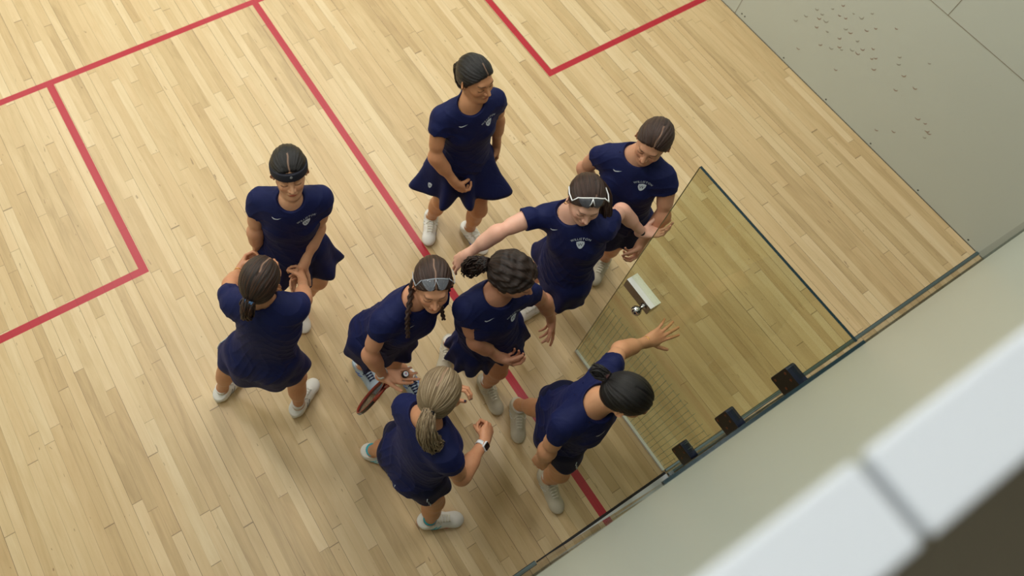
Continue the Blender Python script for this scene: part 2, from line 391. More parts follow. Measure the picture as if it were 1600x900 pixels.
# ------------------------------------------------------------------ people
def rot(v, ax, a):
    v = V(v); ax = nrm(ax); return v * math.cos(a) + np.cross(ax, v) * math.sin(a) + ax * (ax @ v) * (1 - math.cos(a))
class Person:
    def __init__(s, J, yaw_pitch, opts):
        s.J = {k: V(v) for k, v in J.items()}; s.o = opts; J = s.J
        s.cl = nrm(J['Sl'] - J['Sr']); s.cu = nrm(J['N'] - J['B']); s.cu = nrm(s.cu - s.cl * (s.cl @ s.cu)); s.cf = np.cross(s.cl, s.cu)
        s.pl = nrm(J['Hl'] - J['Hr']); s.pu = nrm(J['B'] - J['P']); s.pu = nrm(s.pu - s.pl * (s.pl @ s.pu)); s.pf = np.cross(s.pl, s.pu)
        hd = J['F'] - J['H']; yaw = math.atan2(hd[1], hd[0]) + math.radians(yaw_pitch[0]); pit = math.radians(yaw_pitch[1]); rol = math.radians(yaw_pitch[2])
        f = V(math.cos(yaw) * math.cos(pit), math.sin(yaw) * math.cos(pit), -math.sin(pit))
        l = nrm(np.cross((0, 0, 1), f)); u = np.cross(f, l)
        l, u = l * math.cos(rol) + u * math.sin(rol), u * math.cos(rol) - l * math.sin(rol)
        s.hf, s.hl, s.hu = f, l, u; s.HR = np.stack([f, l, u]); s.H = J['H']; s.J['H'] = s.H
    def hp(s, f, l, u): return s.H + f * s.hf + l * s.hl + u * s.hu
    def head(s, S, ears=True):
        h = s.hp; A = s.HR
        S.ell(h(-.010, 0, .035), A, (.093, .072, .083), .02)
        S.ell(h(.026, 0, -.030), A, (.062, .055, .074), .035)
        S.ell(h(.052, 0, -.052), A, (.036, .036, .045), .02)
        for q in (-1, 1):
            S.ell(h(.056, q * .036, -.022), A, (.026, .022, .026), .02)      # cheeks
            S.cap(h(.0, q * .048, -.048), h(.06, q * .018, -.090), .015, .013, .03)   # jaw line
        S.ell(h(.072, 0, -.092), A, (.018, .02, .017), .02)                    # chin
        S.cap(h(.077, -.03, .030), h(.077, .03, .030), .012, .012, .02)        # brow ridge
        for q in (-1, 1):
            S.ell(h(.098, q * .032, .008), A, (.018, .019, .014), .014, 's')
            S.ell(h(.069, q * .031, .006), A, (.0165, .0165, .0145), .006)      # closed lids
        S.cap(h(.082, 0, .018), h(.108, 0, -.022), .0065, .0095, .012)         # nose
        for q in (-1, 1): S.ell(h(.094, q * .011, -.027), A, (.010, .008, .008), .006)
        S.ell(h(.086, 0, -.052), A, (.012, .022, .008), .008)
        S.ell(h(.086, 0, -.0545), A, (.011, .021, .0045), .003); S.ell(h(.084, 0, -.0625), A, (.011, .018, .005), .003)
        if ears:
            for q in (-1, 1):
                e = nrm(s.hl * q * .75 - s.hf * .66)       # ear plane normal-ish
                ax = np.stack([nrm(np.cross(s.hu, e)), e, s.hu])
                S.ell(h(-.008, q * .079, .000), ax, (.019, .0065, .031), .008)
                S.ell(h(-.004, q * .087, .004), ax, (.010, .006, .018), .004, 's')
                S.ell(h(.002, q * .074, -.024), A, (.007, .006, .010), .006)
    def headcol(s, p, base):
        """skin colour per vertex: lips, brows, lash lines"""
        q = (p - s.H.astype(f32)) @ s.HR.T.astype(f32); F_, L_, U_ = q[:, 0], q[:, 1], q[:, 2]; aL = np.abs(L_)
        c = np.tile(np.asarray(base, f32), (len(p), 1))
        front = F_ > .045
        def put(m, col, w=1.):
            m = np.clip(m, 0, 1)[:, None] * w; c[:] = c * (1 - m) + np.asarray(col, f32) * m
        sm = lambda x, a, b: np.clip((x - a) / (b - a), 0, 1)
        lipc = (base[0] * .88, base[1] * .36, base[2] * .40)
        lip = sm(-np.sqrt((L_ / .021) ** 2 + ((U_ + .0585) / .0095) ** 2), -1.12, -.85) * front
        put(lip, lipc); put(sm(-np.abs(U_ + .0585 + (L_ / .03) ** 2 * .003), -.0022, -.0006) * (aL < .020) * (F_ > .08), (base[0] * .35, base[1] * .18, base[2] * .2))
        bc = s.o['brow']
        arc = .028 + .007 * (1 - ((aL - .034) / .024) ** 2)
        put(sm(-np.abs(U_ - arc), -.0048, -.0022) * (aL > .013) * (aL < .047) * front, bc, .7)
        if s.o.get('eyes', 0):
            put(sm(-np.sqrt(((aL - .031) / .0125) ** 2 + ((U_ - .0045) / .0045) ** 2), -1.1, -.9) * front, (.75, .72, .68))
            put(sm(-np.sqrt(((aL - .031) / .005) ** 2 + ((U_ - .0045) / .005) ** 2), -1.1, -.9) * front, (.02, .012, .01))
        lash = .0005 - .004 * (1 - ((aL - .031) / .015) ** 2)
        put(sm(-np.abs(U_ - lash), -.0030, -.0014) * (aL > .016) * (aL < .047) * front, (.02, .012, .01), .9)
        put(sm(-np.sqrt(((aL - .008) / .004) ** 2 + ((U_ + .034) / .003) ** 2), -1.2, -.7) * (F_ > .09), (base[0] * .3, base[1] * .15, base[2] * .15), .8)
        blush = np.exp(-(((aL - .042) / .018) ** 2 + ((U_ + .025) / .016) ** 2)) * front
        put(blush, (base[0], base[1] * .72, base[2] * .70), .5)
        return c
    def hand(s, S, sd, cols):
        J = s.J; q = 1 if sd == 'l' else -1; W = J['W' + sd]; G = J['G' + sd]; ho = s.o.get('hand_' + sd, {})
        d = nrm(ho['dir']) if 'dir' in ho else nrm(G - W)
        n = ho.get('n'); n = V(n) if n is not None else (-q) * s.cl
        n = nrm(n - d * (d @ n)); t = np.cross(n, d) if sd == 'l' else np.cross(d, n)
        curl = ho.get('curl', (.28, .32, .36, .42)); spread = ho.get('spread', .35); S_ = ho.get('size', .95)
        K = [(.083, .027), (.087, .008), (.082, -.011), (.074, -.029)]
        segs = [(.041, .025, .021), (.045, .029, .022), (.041, .027, .022), (.032, .020, .019)]
        kn = []
        for i, (kd, kt) in enumerate(K):
            k = W + S_ * (d * kd + t * kt * (1 + .15 * spread) - n * (.002 + .004 * (abs(i - 1.3) < 1))); kn.append(k)
            S.cap(W + S_ * (d * .006 + t * kt * .55), k, .0125 * S_, .0098 * S_, .012, flat=n, fl=.9)
        S.ell(W + S_ * (d * .045 + t * .0), np.stack([d, t, n]), V(.050, .036, .0135) * S_, .010)
        S.ell(W + S_ * (d * .034 + t * .022 + n * .007), np.stack([nrm(d + t * .5), np.cross(n, nrm(d + t * .5)), n]), V(.030, .015, .013) * S_, .010)
        S.cap(W - d * .02, W + d * .02, .0235, .0255, .02, flat=n, fl=.72)
        for i, k in enumerate(kn):
            a0 = (7, 1, -5, -12)[i] * math.pi / 180 * spread * 2.2
            dd = nrm(d * math.cos(a0) + t * math.sin(a0)); c = curl[i]; p = k; ang = 0; r = (.0086, .0088, .0083, .0073)[i] * S_
            for sgi, (L_, mx) in enumerate(zip(segs[i], (75, 95, 60))):
                ang += c * mx * math.pi / 180
                p2 = p + S_ * L_ * (dd * math.cos(ang) + n * math.sin(ang))
                S.cap(p, p2, r * (1, .93, .86)[sgi], r * (.93, .86, .76)[sgi], .0035 if sgi == 0 else .0025)
                p0 = p; p = p2
            cols.append((p + S_ * (p - p0) * .1 - n * math.cos(ang) * r * .6 + dd * math.sin(ang) * r * .6, .0062 * S_))
        th = ho.get('thumb', .35)   # 0 open, 1 closed over the palm
        b = W + S_ * (d * .018 + t * .022 + n * .006)
        out = nrm(d * (.62 + .2 * th) + t * (.78 - .75 * th) + n * (.25 + .75 * th)); p = b; r = .0125 * S_
        for L_, tw, rr in ((.040, 0, 1), (.031, .35, .86), (.025, .5, .8)):
            o2 = nrm(out * (1 - tw * .5) + d * tw * .55 * (1 - th * .5) - t * tw * th * .9 + n * tw * th * .2); p2 = p + o2 * L_ * S_
            S.cap(p, p2, r * rr, r * rr * .88, .008 if L_ == .04 else .003); p0 = p; p = p2
        cols.append((p + (p - p0) * .15 + t * .006 * (1 - th) - n * .004, .0068 * S_))
    def torso(s, S, g=0., k=.04):
        J = s.J; N, B, P = J['N'], J['B'], J['P']; A = np.stack([s.cf, s.cl, s.cu]); AP = np.stack([s.pf, s.pl, s.pu]); w = s.o.get('build', 1.)
        S.ell(N - s.cu * .155 - s.cf * .005, A, V(.092 * w + g, .128 * w + g, .185 + g), k)
        for q in (-1, 1):
            sh = J['S' + 'rl'[q > 0]]
            S.cap(N - s.cu * .030 + s.cl * q * .03, sh - s.cu * .048 - s.cl * q * .022, .050 + g, .038 + g, k)
            S.ell(N - s.cu * .170 + s.cf * .062 * w + s.cl * q * .062, A, V(.046 + g, .052 + g, .052 + g), .03)
            S.ell(J['P'] - s.pf * .052 + s.pl * q * .062 - s.pu * .02, AP, V(.078 + g, .078 + g, .09 + g), .03)
        M = (B + P) / 2
        S.ell(lerp(N, B, .85), A, V(.082 * w + g, .112 * w + g, .13 + g), k)
        S.ell(M + s.pu * .0, AP, V(.086 * w + g, .118 * w + g, .14 + g), k)
        S.ell(P + s.pu * .01, AP, V(.100 * w + g, .152 * w + g, .105 + g), k)
    def legs(s, S, g=0.):
        J = s.J
        for q in (-1, 1):
            sd = 'rl'[q > 0]; H, K, A, O = (J[x + sd] for x in 'HKAO'); w = s.o.get('legw', 1.)
            S.cap(H, lerp(H, K, .5), .083 * w + g, .070 * w + g, .03); S.cap(lerp(H, K, .45), K, .072 * w + g, .050 * w + g, .03)
            if g: continue
            sh = nrm(A - K); back = -nrm(s.pf - sh * (sh @ s.pf))
            S.ell(K + sh * .01 - back * .012, np.stack([back, np.cross(sh, back), sh]), (.042, .043, .05), .02)
            S.cap(K, lerp(K, A, .55), .047 * w, .040 * w, .02); S.cap(lerp(K, A, .5), A, .041 * w, .030, .03)
            S.ell(lerp(K, A, .30) + back * .018, np.stack([back, np.cross(sh, back), sh]), V(.042 * w, .045 * w, .105), .03)
            S.cap(A, A - V(0, 0, .03), .034, .032, .02)
            t = O - A; t[2] = 0; t = nrm(t)
            S.cap(V(A[0], A[1], .045) - t * .025, V(A[0], A[1], .035) + t * .13, .030, .022, .02, flat=(0, 0, 1), fl=.8)
    def body(s, h=.003):
        J = s.J; S = Sdf(); s.torso(S, -.004); s.legs(S); nails = []
        neck0 = J['N'] - s.cu * .01; nt = s.hp(-.022, 0, -.045)
        S.cap(neck0, nt, .049, .045, .03); S.cap(lerp(neck0, nt, .25) + s.cf * .012, s.hp(.0, 0, -.06), .033, .034, .03)
        s.T = Sdf(); s.T.ops = list(S.ops[:-1])      # what the shirt has to cover
        for q in (-1, 1):
            sd = 'rl'[q > 0]; sh, el, wr = J['S' + sd], J['E' + sd], J['W' + sd]; a = nrm(el - sh); b = nrm(wr - el)
            S.cap(J['N'] + s.cu * .036 - s.cf * .012, sh - s.cu * .048 - s.cl * q * .02, .030, .032, .04)
            S.ell(sh - s.cu * .042 - s.cl * q * .024, np.stack([s.cf, s.cl, s.cu]), (.040, .038, .040), .03)
            S.cap(sh - s.cu * .040 - s.cl * q * .020, el, .037, .0335, .025); S.cap(lerp(sh, el, .3), lerp(sh, el, .7), .040, .0375, .02)
            s.T.ops += S.ops[-4:]
            S.cap(el, wr, .0345, .0235, .02); S.cap(lerp(el, wr, .12), lerp(el, wr, .42), .038, .034, .03)
            s.hand(S, sd, nails)
        s.head(S)
        s.S = S
        v, Q = extract(S, h)
        # finer mesh over the face
        q_ = (v - s.H.astype(f32)) @ s.HR.T.astype(f32)
        m = (q_[:, 0] > .035) & (np.sqrt((q_ ** 2).sum(-1)) < .16) & (q_[:, 2] > -.12)
        fm = m[Q].all(1); A_ = Q[fm]; Q = Q[~fm]
        E_ = np.concatenate([A_[:, [i, (i + 1) % 4]] for i in range(4)]); E_ = np.sort(E_, 1); ue, inv = np.unique(E_, axis=0, return_inverse=True); inv = inv.reshape(4, -1)
        n0 = len(v); mid = (v[ue[:, 0]] + v[ue[:, 1]]) / 2; cc = v[A_].mean(1); nv = np.concatenate([mid, cc])
        for _ in range(2):
            d = S(nv); g = S.grad(nv); nv = nv - (d / np.maximum((g * g).sum(-1), .25))[:, None] * g
        e = inv + n0; ci = np.arange(len(A_)) + n0 + len(ue); v = np.concatenate([v, nv])
        Q = np.concatenate([Q] + [np.stack([A_[:, i], e[i], ci, e[(i - 1) % 4]], -1) for i in range(4)])
        base = s.o['skin']; c = s.headcol(v, base)
        # knees, elbows, knuckles and finger ends a little redder
        for jn in ('Er', 'El', 'Kr', 'Kl', 'Gr', 'Gl'):
            d = np.sqrt(((v - J[jn].astype(f32)) ** 2).sum(-1)); m = (np.clip(1 - d / .06, 0, 1) * .35)[:, None]
            c = c * (1 - m) + np.asarray((base[0] * 1.0, base[1] * .78, base[2] * .74), f32) * m
        nc = s.o.get('nail', (min(1, base[0] * 1.15), base[1] * .95, base[2] * .95))
        for p, r in nails:
            m = (((v - p.astype(f32)) ** 2).sum(-1) < r * r); c[m] = nc
        col = np.concatenate([np.clip(c, 0, 1), np.ones((len(c), 1), f32)], 1)
        o = mesh_np('person', v, Q, MATS['skin'], None, attrs={'col': ('FLOAT_COLOR', col)})
        s.root = o
        return o
    # ---- hair
    def hair(s):
        o = s.o; S = Sdf(); A = s.HR; h = s.hp; vol = o.get('hairvol', .0)
        S.ell(h(-.012, 0, .036), A, (.103 + vol, .083 + vol, .093 + vol), .02)
        S.ell(h(-.045, 0, -.02), A, (.052 + vol, .062, .055), .04)
        nf = nrm(s.hf * .83 - s.hu * .56)
        hl = o.get('hairline', .070)
        S.plane(h(hl, 0, .070), nf, .012)
        for q in (-1, 1): S.cap(h(.085, q * .030, .03), h(.052, q * .085, -.01), .026, .036, .012, 's')   # temples
        S.plane(h(-.03, 0, -.062), nrm(-s.hu * .9 + s.hf * .35), .01)
        po = o.get('part', .0); tie = V(o['tie']) if 'tie' in o else V(-.1, 0, .0)
        def fld(p):
            q = (p - s.H.astype(f32)) @ s.HR.T.astype(f32)
            ax = nrm(V(.08, po, .05) - tie).astype(f32); r = q - tie.astype(f32)
            al = r @ ax; rr = r - al[..., None] * ax; u = nrm(np.cross(ax, (0, 1, 0))).astype(f32); w = np.cross(ax, u).astype(f32)
            return q, al, np.arctan2(rr @ w, rr @ u)
        def disp(p):
            q, al, ph = fld(p)
            g = np.where((q[..., 2] > .05) & (q[..., 0] > -.04), np.exp(-((q[..., 1] - po) / .004) ** 2), 0) * .004
            return (.0016 * np.sin(ph * 23 + 2 * np.sin(al * 30)) * np.sin(ph * 9 + 1) - .001 + g).astype(f32) * (1 if o.get('curl') is None else 1)
        S.func(disp)
        if o.get('curl'):
            S.func(lambda p: (.0050 * np.sin(p[..., 0] * 95 + 3 * np.sin(p[..., 2] * 50)) * np.sin(p[..., 1] * 88 + p[..., 2] * 60)).astype(f32))
        v, Q = extract(S, .0035)
        q, al, ph = fld(v)
        st = np.stack([np.cos(ph) * 26, np.sin(ph) * 26, al * 7], -1)
        part = np.exp(-((q[:, 1] - po - .002 * np.sin(q[:, 0] * 90)) / .0028) ** 2) * (q[:, 2] > .045) * (q[:, 0] > o.get('partend', -.03))
        ob = mesh_np('hair', v, Q, MATS[o['hair']], s.root, attrs={'strand': ('FLOAT_VECTOR', st), 'part': ('FLOAT', part)})
        s.hairobj = ob; s.hairS = S
        if 'tie' in o and o.get('tail'):
            pts = [h(*tie)] + [V(p) if o.get('tail_world') else h(*p) for p in o['tail']]
            s.strands(pts, o['tailr'], o.get('tailn', 60), o.get('tailwave', 0.), 'ponytail' if not o.get('bun') else 'hair_bun', o)
            d = nrm(pts[1] - pts[0])
            m = MB(); m.ring(pts[0] + d * .008, d, o['tailr'][0] * .95, .0045); m.ring(pts[0] + d * .014, d, o['tailr'][0] * .95, .004)
            m.build('hair_tie', MATS[o.get('tiemat', 'black_elastic')], s.root, True)
        return ob
    def strands(s, pts, radii, n, wave, name, o, seed=1):
        R = random.Random(seed); pts = [V(p) for p in pts]; M = 14
        # resample with Catmull-Rom
        P = [2 * pts[0] - pts[1]] + pts + [2 * pts[-1] - pts[-2]]; rr = list(radii); out = []; ro = []
        segs = len(pts) - 1
        for i in range(M + 1):
            t = i / M * segs; k = min(int(t), segs - 1); u = t - k; a, b, c, d = P[k:k + 4]
            out.append(.5 * ((2 * b) + (-a + c) * u + (2 * a - 5 * b + 4 * c - d) * u * u + (-a + 3 * b - 3 * c + d) * u ** 3)); ro.append(rr[k] * (1 - u) + rr[k + 1] * u)
        mb = MB(); st = []
        def tube(cs, rs, sid, k=5):
            mb.tube(cs, rs, k, cap=True)
            for i in range(len(cs)):
                for j in range(k): st.append((sid * 3.7, j * .6, i * .8))
        fr = []; up = None
        for i in range(M + 1):
            d = nrm(out[min(i + 1, M)] - out[max(i - 1, 0)])
            if up is None: up = nrm(np.cross(d, (.3, .2, 1)))
            up = nrm(up - d * (d @ up)); fr.append((up, np.cross(d, up)))
        tube([p for p in out[:-1]], [r * .78 for r in ro[:-1]], 0, 10)
        for sidx in range(n):
            a = R.uniform(0, 2 * math.pi); q = math.sqrt(R.uniform(.35, 1)); e = R.randint(M - 3, M); ph = R.uniform(0, 6.3); fw = R.uniform(.8, 1.3); cs = []; rs = []
            for i in range(e + 1):
                u, w = fr[i]; aa = a + .5 * math.sin(ph + i * .3); R_ = ro[i] * q * (1 if i < M - 4 else 1 + .12 * R.uniform(-1, 1.4))
                wv = wave * math.sin(i * 1.25 * fw + ph) * min(1, i / 3)
                cs.append(out[i] + u * (math.cos(aa) * R_ + wv) + w * (math.sin(aa) * R_ + wave * math.cos(i * 1.1 + ph) * min(1, i / 3))); rs.append((.0038 if i < e else .0012) * (1 - .35 * i / M) * o.get('strandw', 1))
            tube(cs, rs, sidx + 1)
        ob = mb.build(name, MATS[o['hair']], s.root, True)
        at = ob.data.attributes.new('strand', 'FLOAT_VECTOR', 'POINT'); at.data.foreach_set('vector', np.asarray(st, f32).ravel())
        return ob
    # ---- clothes
    def shirt(s):
        J = s.J; o = s.o; S = Sdf(); s.torso(S, .011, .05)
        S.cap(lerp(J['N'], J['B'], .5), J['P'] - s.pu * .02, .120, o.get('hipw', .135), .07, flat=s.pf, fl=.80)
        hem = o.get('hem', -.045)
        hem_ = (J['P'] + s.pu * hem, -s.pu, .006)
        for q in (-1, 1):
            sd = 'rl'[q > 0]; sh, el = J['S' + sd], J['E' + sd]; a = nrm(el - sh); g = Sdf(); sl = o.get('sleeve', .110)
            
            hp_ = nrm(a + s.cl * q * .34); g.cap(sh - s.cu * .044 - s.cl * q * .032, sh + a * .16 + s.cl * q * .007, .050, .062, .01, flat=s.cf, fl=.94)
            g.cap(lerp(J['N'], sh, .15) + s.cu * .042 - s.cf * .008, sh - s.cu * .046 - s.cl * q * .026, .038, .046, .05); g.plane(sh + a * sl, hp_, .006)
            S.group(g, .05, 'u', sh, .24)
        nk = o.get('neck', .0); B_ = Sdf(); body = s.T
        B_.group(lambda p: body(p) - f32(.0075), 0.)
        for q in (-1, 1):
            sd = 'rl'[q > 0]; sh, el, wr_, gr = J['S' + sd], J['E' + sd], J['W' + sd], J['G' + sd]; a = nrm(el - sh); sl = o.get('sleeve', .110)
            B_.cap(sh + a * (sl + .05), el, .07, .07, .002, 's'); B_.cap(el, wr_, .06, .06, .002, 's'); B_.cap(wr_, wr_ + (gr - wr_) * 2.2, .07, .07, .002, 's')
        B_.plane(J['N'] + s.cu * .075, s.cu, .002); B_.plane(J['P'] - s.pu * .02, -s.pu, .002)
        S.group(B_, .012, 'u')
        S.plane(*hem_)
        S.ell(J['N'] + s.cu * (.055 + o.get('neckup', 0.)) + s.cf * (.016 + nk), np.stack([s.cf, s.cl, s.cu]), V(.074, .074, .068) * o.get('neckr', 1.), .006, 's')
        ph = rnd.uniform(0, 6)
        def wr(p):
            q = p - J['B'].astype(f32); x = q @ s.cl.astype(f32); z = q @ s.cu.astype(f32); y = q @ s.cf.astype(f32)
            a = np.sin(x * 38 + 22 * z + ph + 2 * np.sin(z * 13 + y * 16)); b = np.sin(z * 52 + 30 * np.abs(x) + 3 * np.sin(x * 19 + ph))
            return (.0050 * (1 - np.abs(a)) ** 2 * np.clip(.3 - z * 3, .15, 1) + .0034 * (1 - np.abs(b)) ** 2 * np.clip(.35 + np.abs(x) * 4 - z, .2, 1) - .002).astype(f32) * f32(-1)
        S.func(wr)
        s.shS = S
        v, Q = extract(S, .0042)
        s.shirtobj = mesh_np('shirt', v, Q, MATS['navy_fabric'], s.root)
        return s.shirtobj
    def skirt(s):
        J = s.J; o = s.o; P = J['P']; L_ = o.get('skirt', .27) - .075; fl = o.get('flare', .05); nw = o.get('waves', 9); am = o.get('amp', .022)
        S = Sdf(); s.torso(S, 0.); s.legs(S, .006)
        dn = nrm(-s.pu * .45 + V(0, 0, -1) * .55); f = nrm(s.pf - dn * (dn @ s.pf)); l = nrm(np.cross(dn, f)); l = l if l @ s.pl > 0 else -l
        NA, NR = 120, 16; ang = np.arange(NA) * 2 * math.pi / NA; vs = []
        kc = (J['Kr'] + J['Kl']) / 2; R_ = random.Random(o.get('seed', 3)); phs = [R_.uniform(0, 6.28) for _ in range(4)]
        prev = None
        for i in range(NR + 1):
            u = i / NR; c = P + s.pu * .085 * (1 - u) + dn * L_ * u; sh = (kc - P); sh = sh - dn * (sh @ dn); c = c + sh * u * .45
            ro = []
            for a in ang:
                d = f * math.cos(a) * .84 + l * math.sin(a); ro.append(d)
            D = np.array(ro); r = np.full(NA, .10)
            pts0 = c + D * .0
            # march inwards from outside to the body surface
            r = np.full(NA, .34)
            for _ in range(26):
                d = S((c + D * r[:, None]).astype(f32)); r -= np.clip(d - .008, -.02, .05) * .8
            r = np.maximum(r, .07)
            fr_ = np.fft.rfft(r); fr_[9:] = 0; r2 = np.maximum(np.fft.irfft(fr_, NA), r * .97)
            if prev is not None: r2 = np.maximum(r2, prev * .985 + fl * .5 / NR)
            prev = r2
            w = am * u ** 1.3 * (np.sin(ang * nw + phs[0] + .8 * np.sin(ang * 2 + phs[1])) + .4 * np.sin(ang * (nw * 2 - 3) + phs[2])) + fl * u ** 1.4 * (1 + .35 * np.sin(ang * 2 + phs[3]))
            w = np.maximum(w, -.002)
            vs.append(c + D * (r2 + .003 + w)[:, None] + dn * (.008 * u * np.sin(ang * nw + phs[0]))[:, None])
        vo = np.array(vs).reshape(-1, 3); cen = np.repeat(np.array([v.mean(0) for v in vs]), NA, 0)
        vi = vo + (cen - vo) / np.linalg.norm(cen - vo, axis=1, keepdims=True) * .004
        n = (NR + 1) * NA; idx = np.arange(n).reshape(NR + 1, NA); nx = np.roll(idx, -1, 1)
        q1 = np.stack([idx[:-1], idx[1:], nx[1:], nx[:-1]], -1).reshape(-1, 4)
        q = np.concatenate([q1, q1[:, ::-1] + n, np.stack([idx[-1], idx[-1] + n, nx[-1] + n, nx[-1]], -1), np.stack([idx[0], nx[0], nx[0] + n, idx[0] + n], -1)])
        ob = mesh_np('skirt', np.concatenate([vo, vi]), q, MATS[o.get('skirtmat', 'navy_fabric')], s.root)
        s.skirtobj = ob; s.skv = vo.reshape(NR + 1, NA, 3)
        # white piping
        for a0 in o.get('piping', ()):
            k = int(a0 / 360 * NA) % NA; pts = [s.skv[i, (k + int((i - 8) * .35)) % NA] + (s.skv[i, k] - cen[i * NA]) / np.linalg.norm(s.skv[i, k] - cen[i * NA]) * .003 for i in range(7, NR + 1)]
            m = MB(); m.tube(pts, .0022, 6); m.build('piping', MATS['white_print'], ob, True)
        return ob
    # ---- decals pressed onto the shirt
    def decal(s, polys, cx, cy, size, name, mat, ang=0.):
        """polys: list of (verts2d, faces); cx to wearer's left, cy up from neck base, metres"""
        J = s.J; mb = MB()
        for vs, fs in polys:
            p2 = np.array(vs, float) * size; ca, sa = math.cos(ang), math.sin(ang)
            X = cx + p2[:, 0] * ca - p2[:, 1] * sa; Y = cy + p2[:, 0] * sa + p2[:, 1] * ca
            P = J['N'] + X[:, None] * s.cl + Y[:, None] * s.cu + s.cf * .30
            for _ in range(40):
                d = s.shS(P.astype(f32)); P = P - s.cf * np.clip(d - .0022, -.01, .05)[:, None] * .8
            mb.add(P, fs)
        o = mb.build(name, mat, s.shirtobj)
        return o
def grid_poly(poly, nx=10):
    """fills a simple outline (x increasing top and bottom curves) -> strip"""
    top, bot = poly; n = len(top); vs = top + bot; return vs, [(i, i + 1, n + i + 1, n + i) for i in range(n - 1)]
def swoosh():
    n = 14; top = []; bot = []
    for i in range(n):
        t = i / (n - 1); x = -.5 + t
        yb = -.24 + .52 * max(0, (t - .22)) ** 1.25 * 1.0 + (.16 * (1 - t / .22) ** 2 if t < .22 else 0)
        th = .19 * (1 - t) ** .9 * min(1, (t / .12)) ** .6
        bot.append((x, yb)); top.append((x, yb + max(th, .012) + (.05 if t < .1 else 0) * 0))
    return [grid_poly((top, bot))]
def shield():
    n = 9; top = []; bot = []
    for i in range(n):
        x = -.5 + i / (n - 1); top.append((x, .5 + .06 * math.cos(x * math.pi * 2))); bot.append((x, -.55 + .75 * abs(x * 2) ** 2.2 * .8))
    mid = [((a[0]), (a[1] + b[1]) / 2) for a, b in zip(top, bot)]
    return [grid_poly((top, mid)), grid_poly((mid, bot))]
_glyph = {}
def glyph(ch):
    if ch not in _glyph:
        cu = bpy.data.curves.new('g', 'FONT'); cu.body = ch; cu.size = 1; cu.resolution_u = 2; cu.offset = .004
        ob = bpy.data.objects.new('g', cu); COL.objects.link(ob); bpy.context.view_layer.update()
        me = bpy.data.meshes.new_from_object(ob.evaluated_get(bpy.context.evaluated_depsgraph_get()))
        vs = [(v.co.x, v.co.y) for v in me.vertices]; fs = [tuple(p.vertices) for p in me.polygons]
        w = max(v[0] for v in vs) - min(v[0] for v in vs); x0 = min(v[0] for v in vs)
        bpy.data.objects.remove(ob); bpy.data.curves.remove(cu); bpy.data.meshes.remove(me)
        _glyph[ch] = ([(x - x0, y) for x, y in vs], fs, w)
    return _glyph[ch]
def text_arc(txt, R=2.6, gap=.12):
    tot = sum(glyph(c)[2] + gap for c in txt) - gap; x = -tot / 2; out = []
    for c in txt:
        vs, fs, w = glyph(c); a = -(x + w / 2) / (R * 1.6)
        cx, cy = math.sin(-a) * R * 1.6, math.cos(a) * R * 1.6 - R * 1.6; ca, sa = math.cos(a), math.sin(a)
        out.append(([(cx + (px - w / 2) * ca - py * sa, cy + (px - w / 2) * sa + py * ca) for px, py in vs], fs)); x += w + gap
    return out

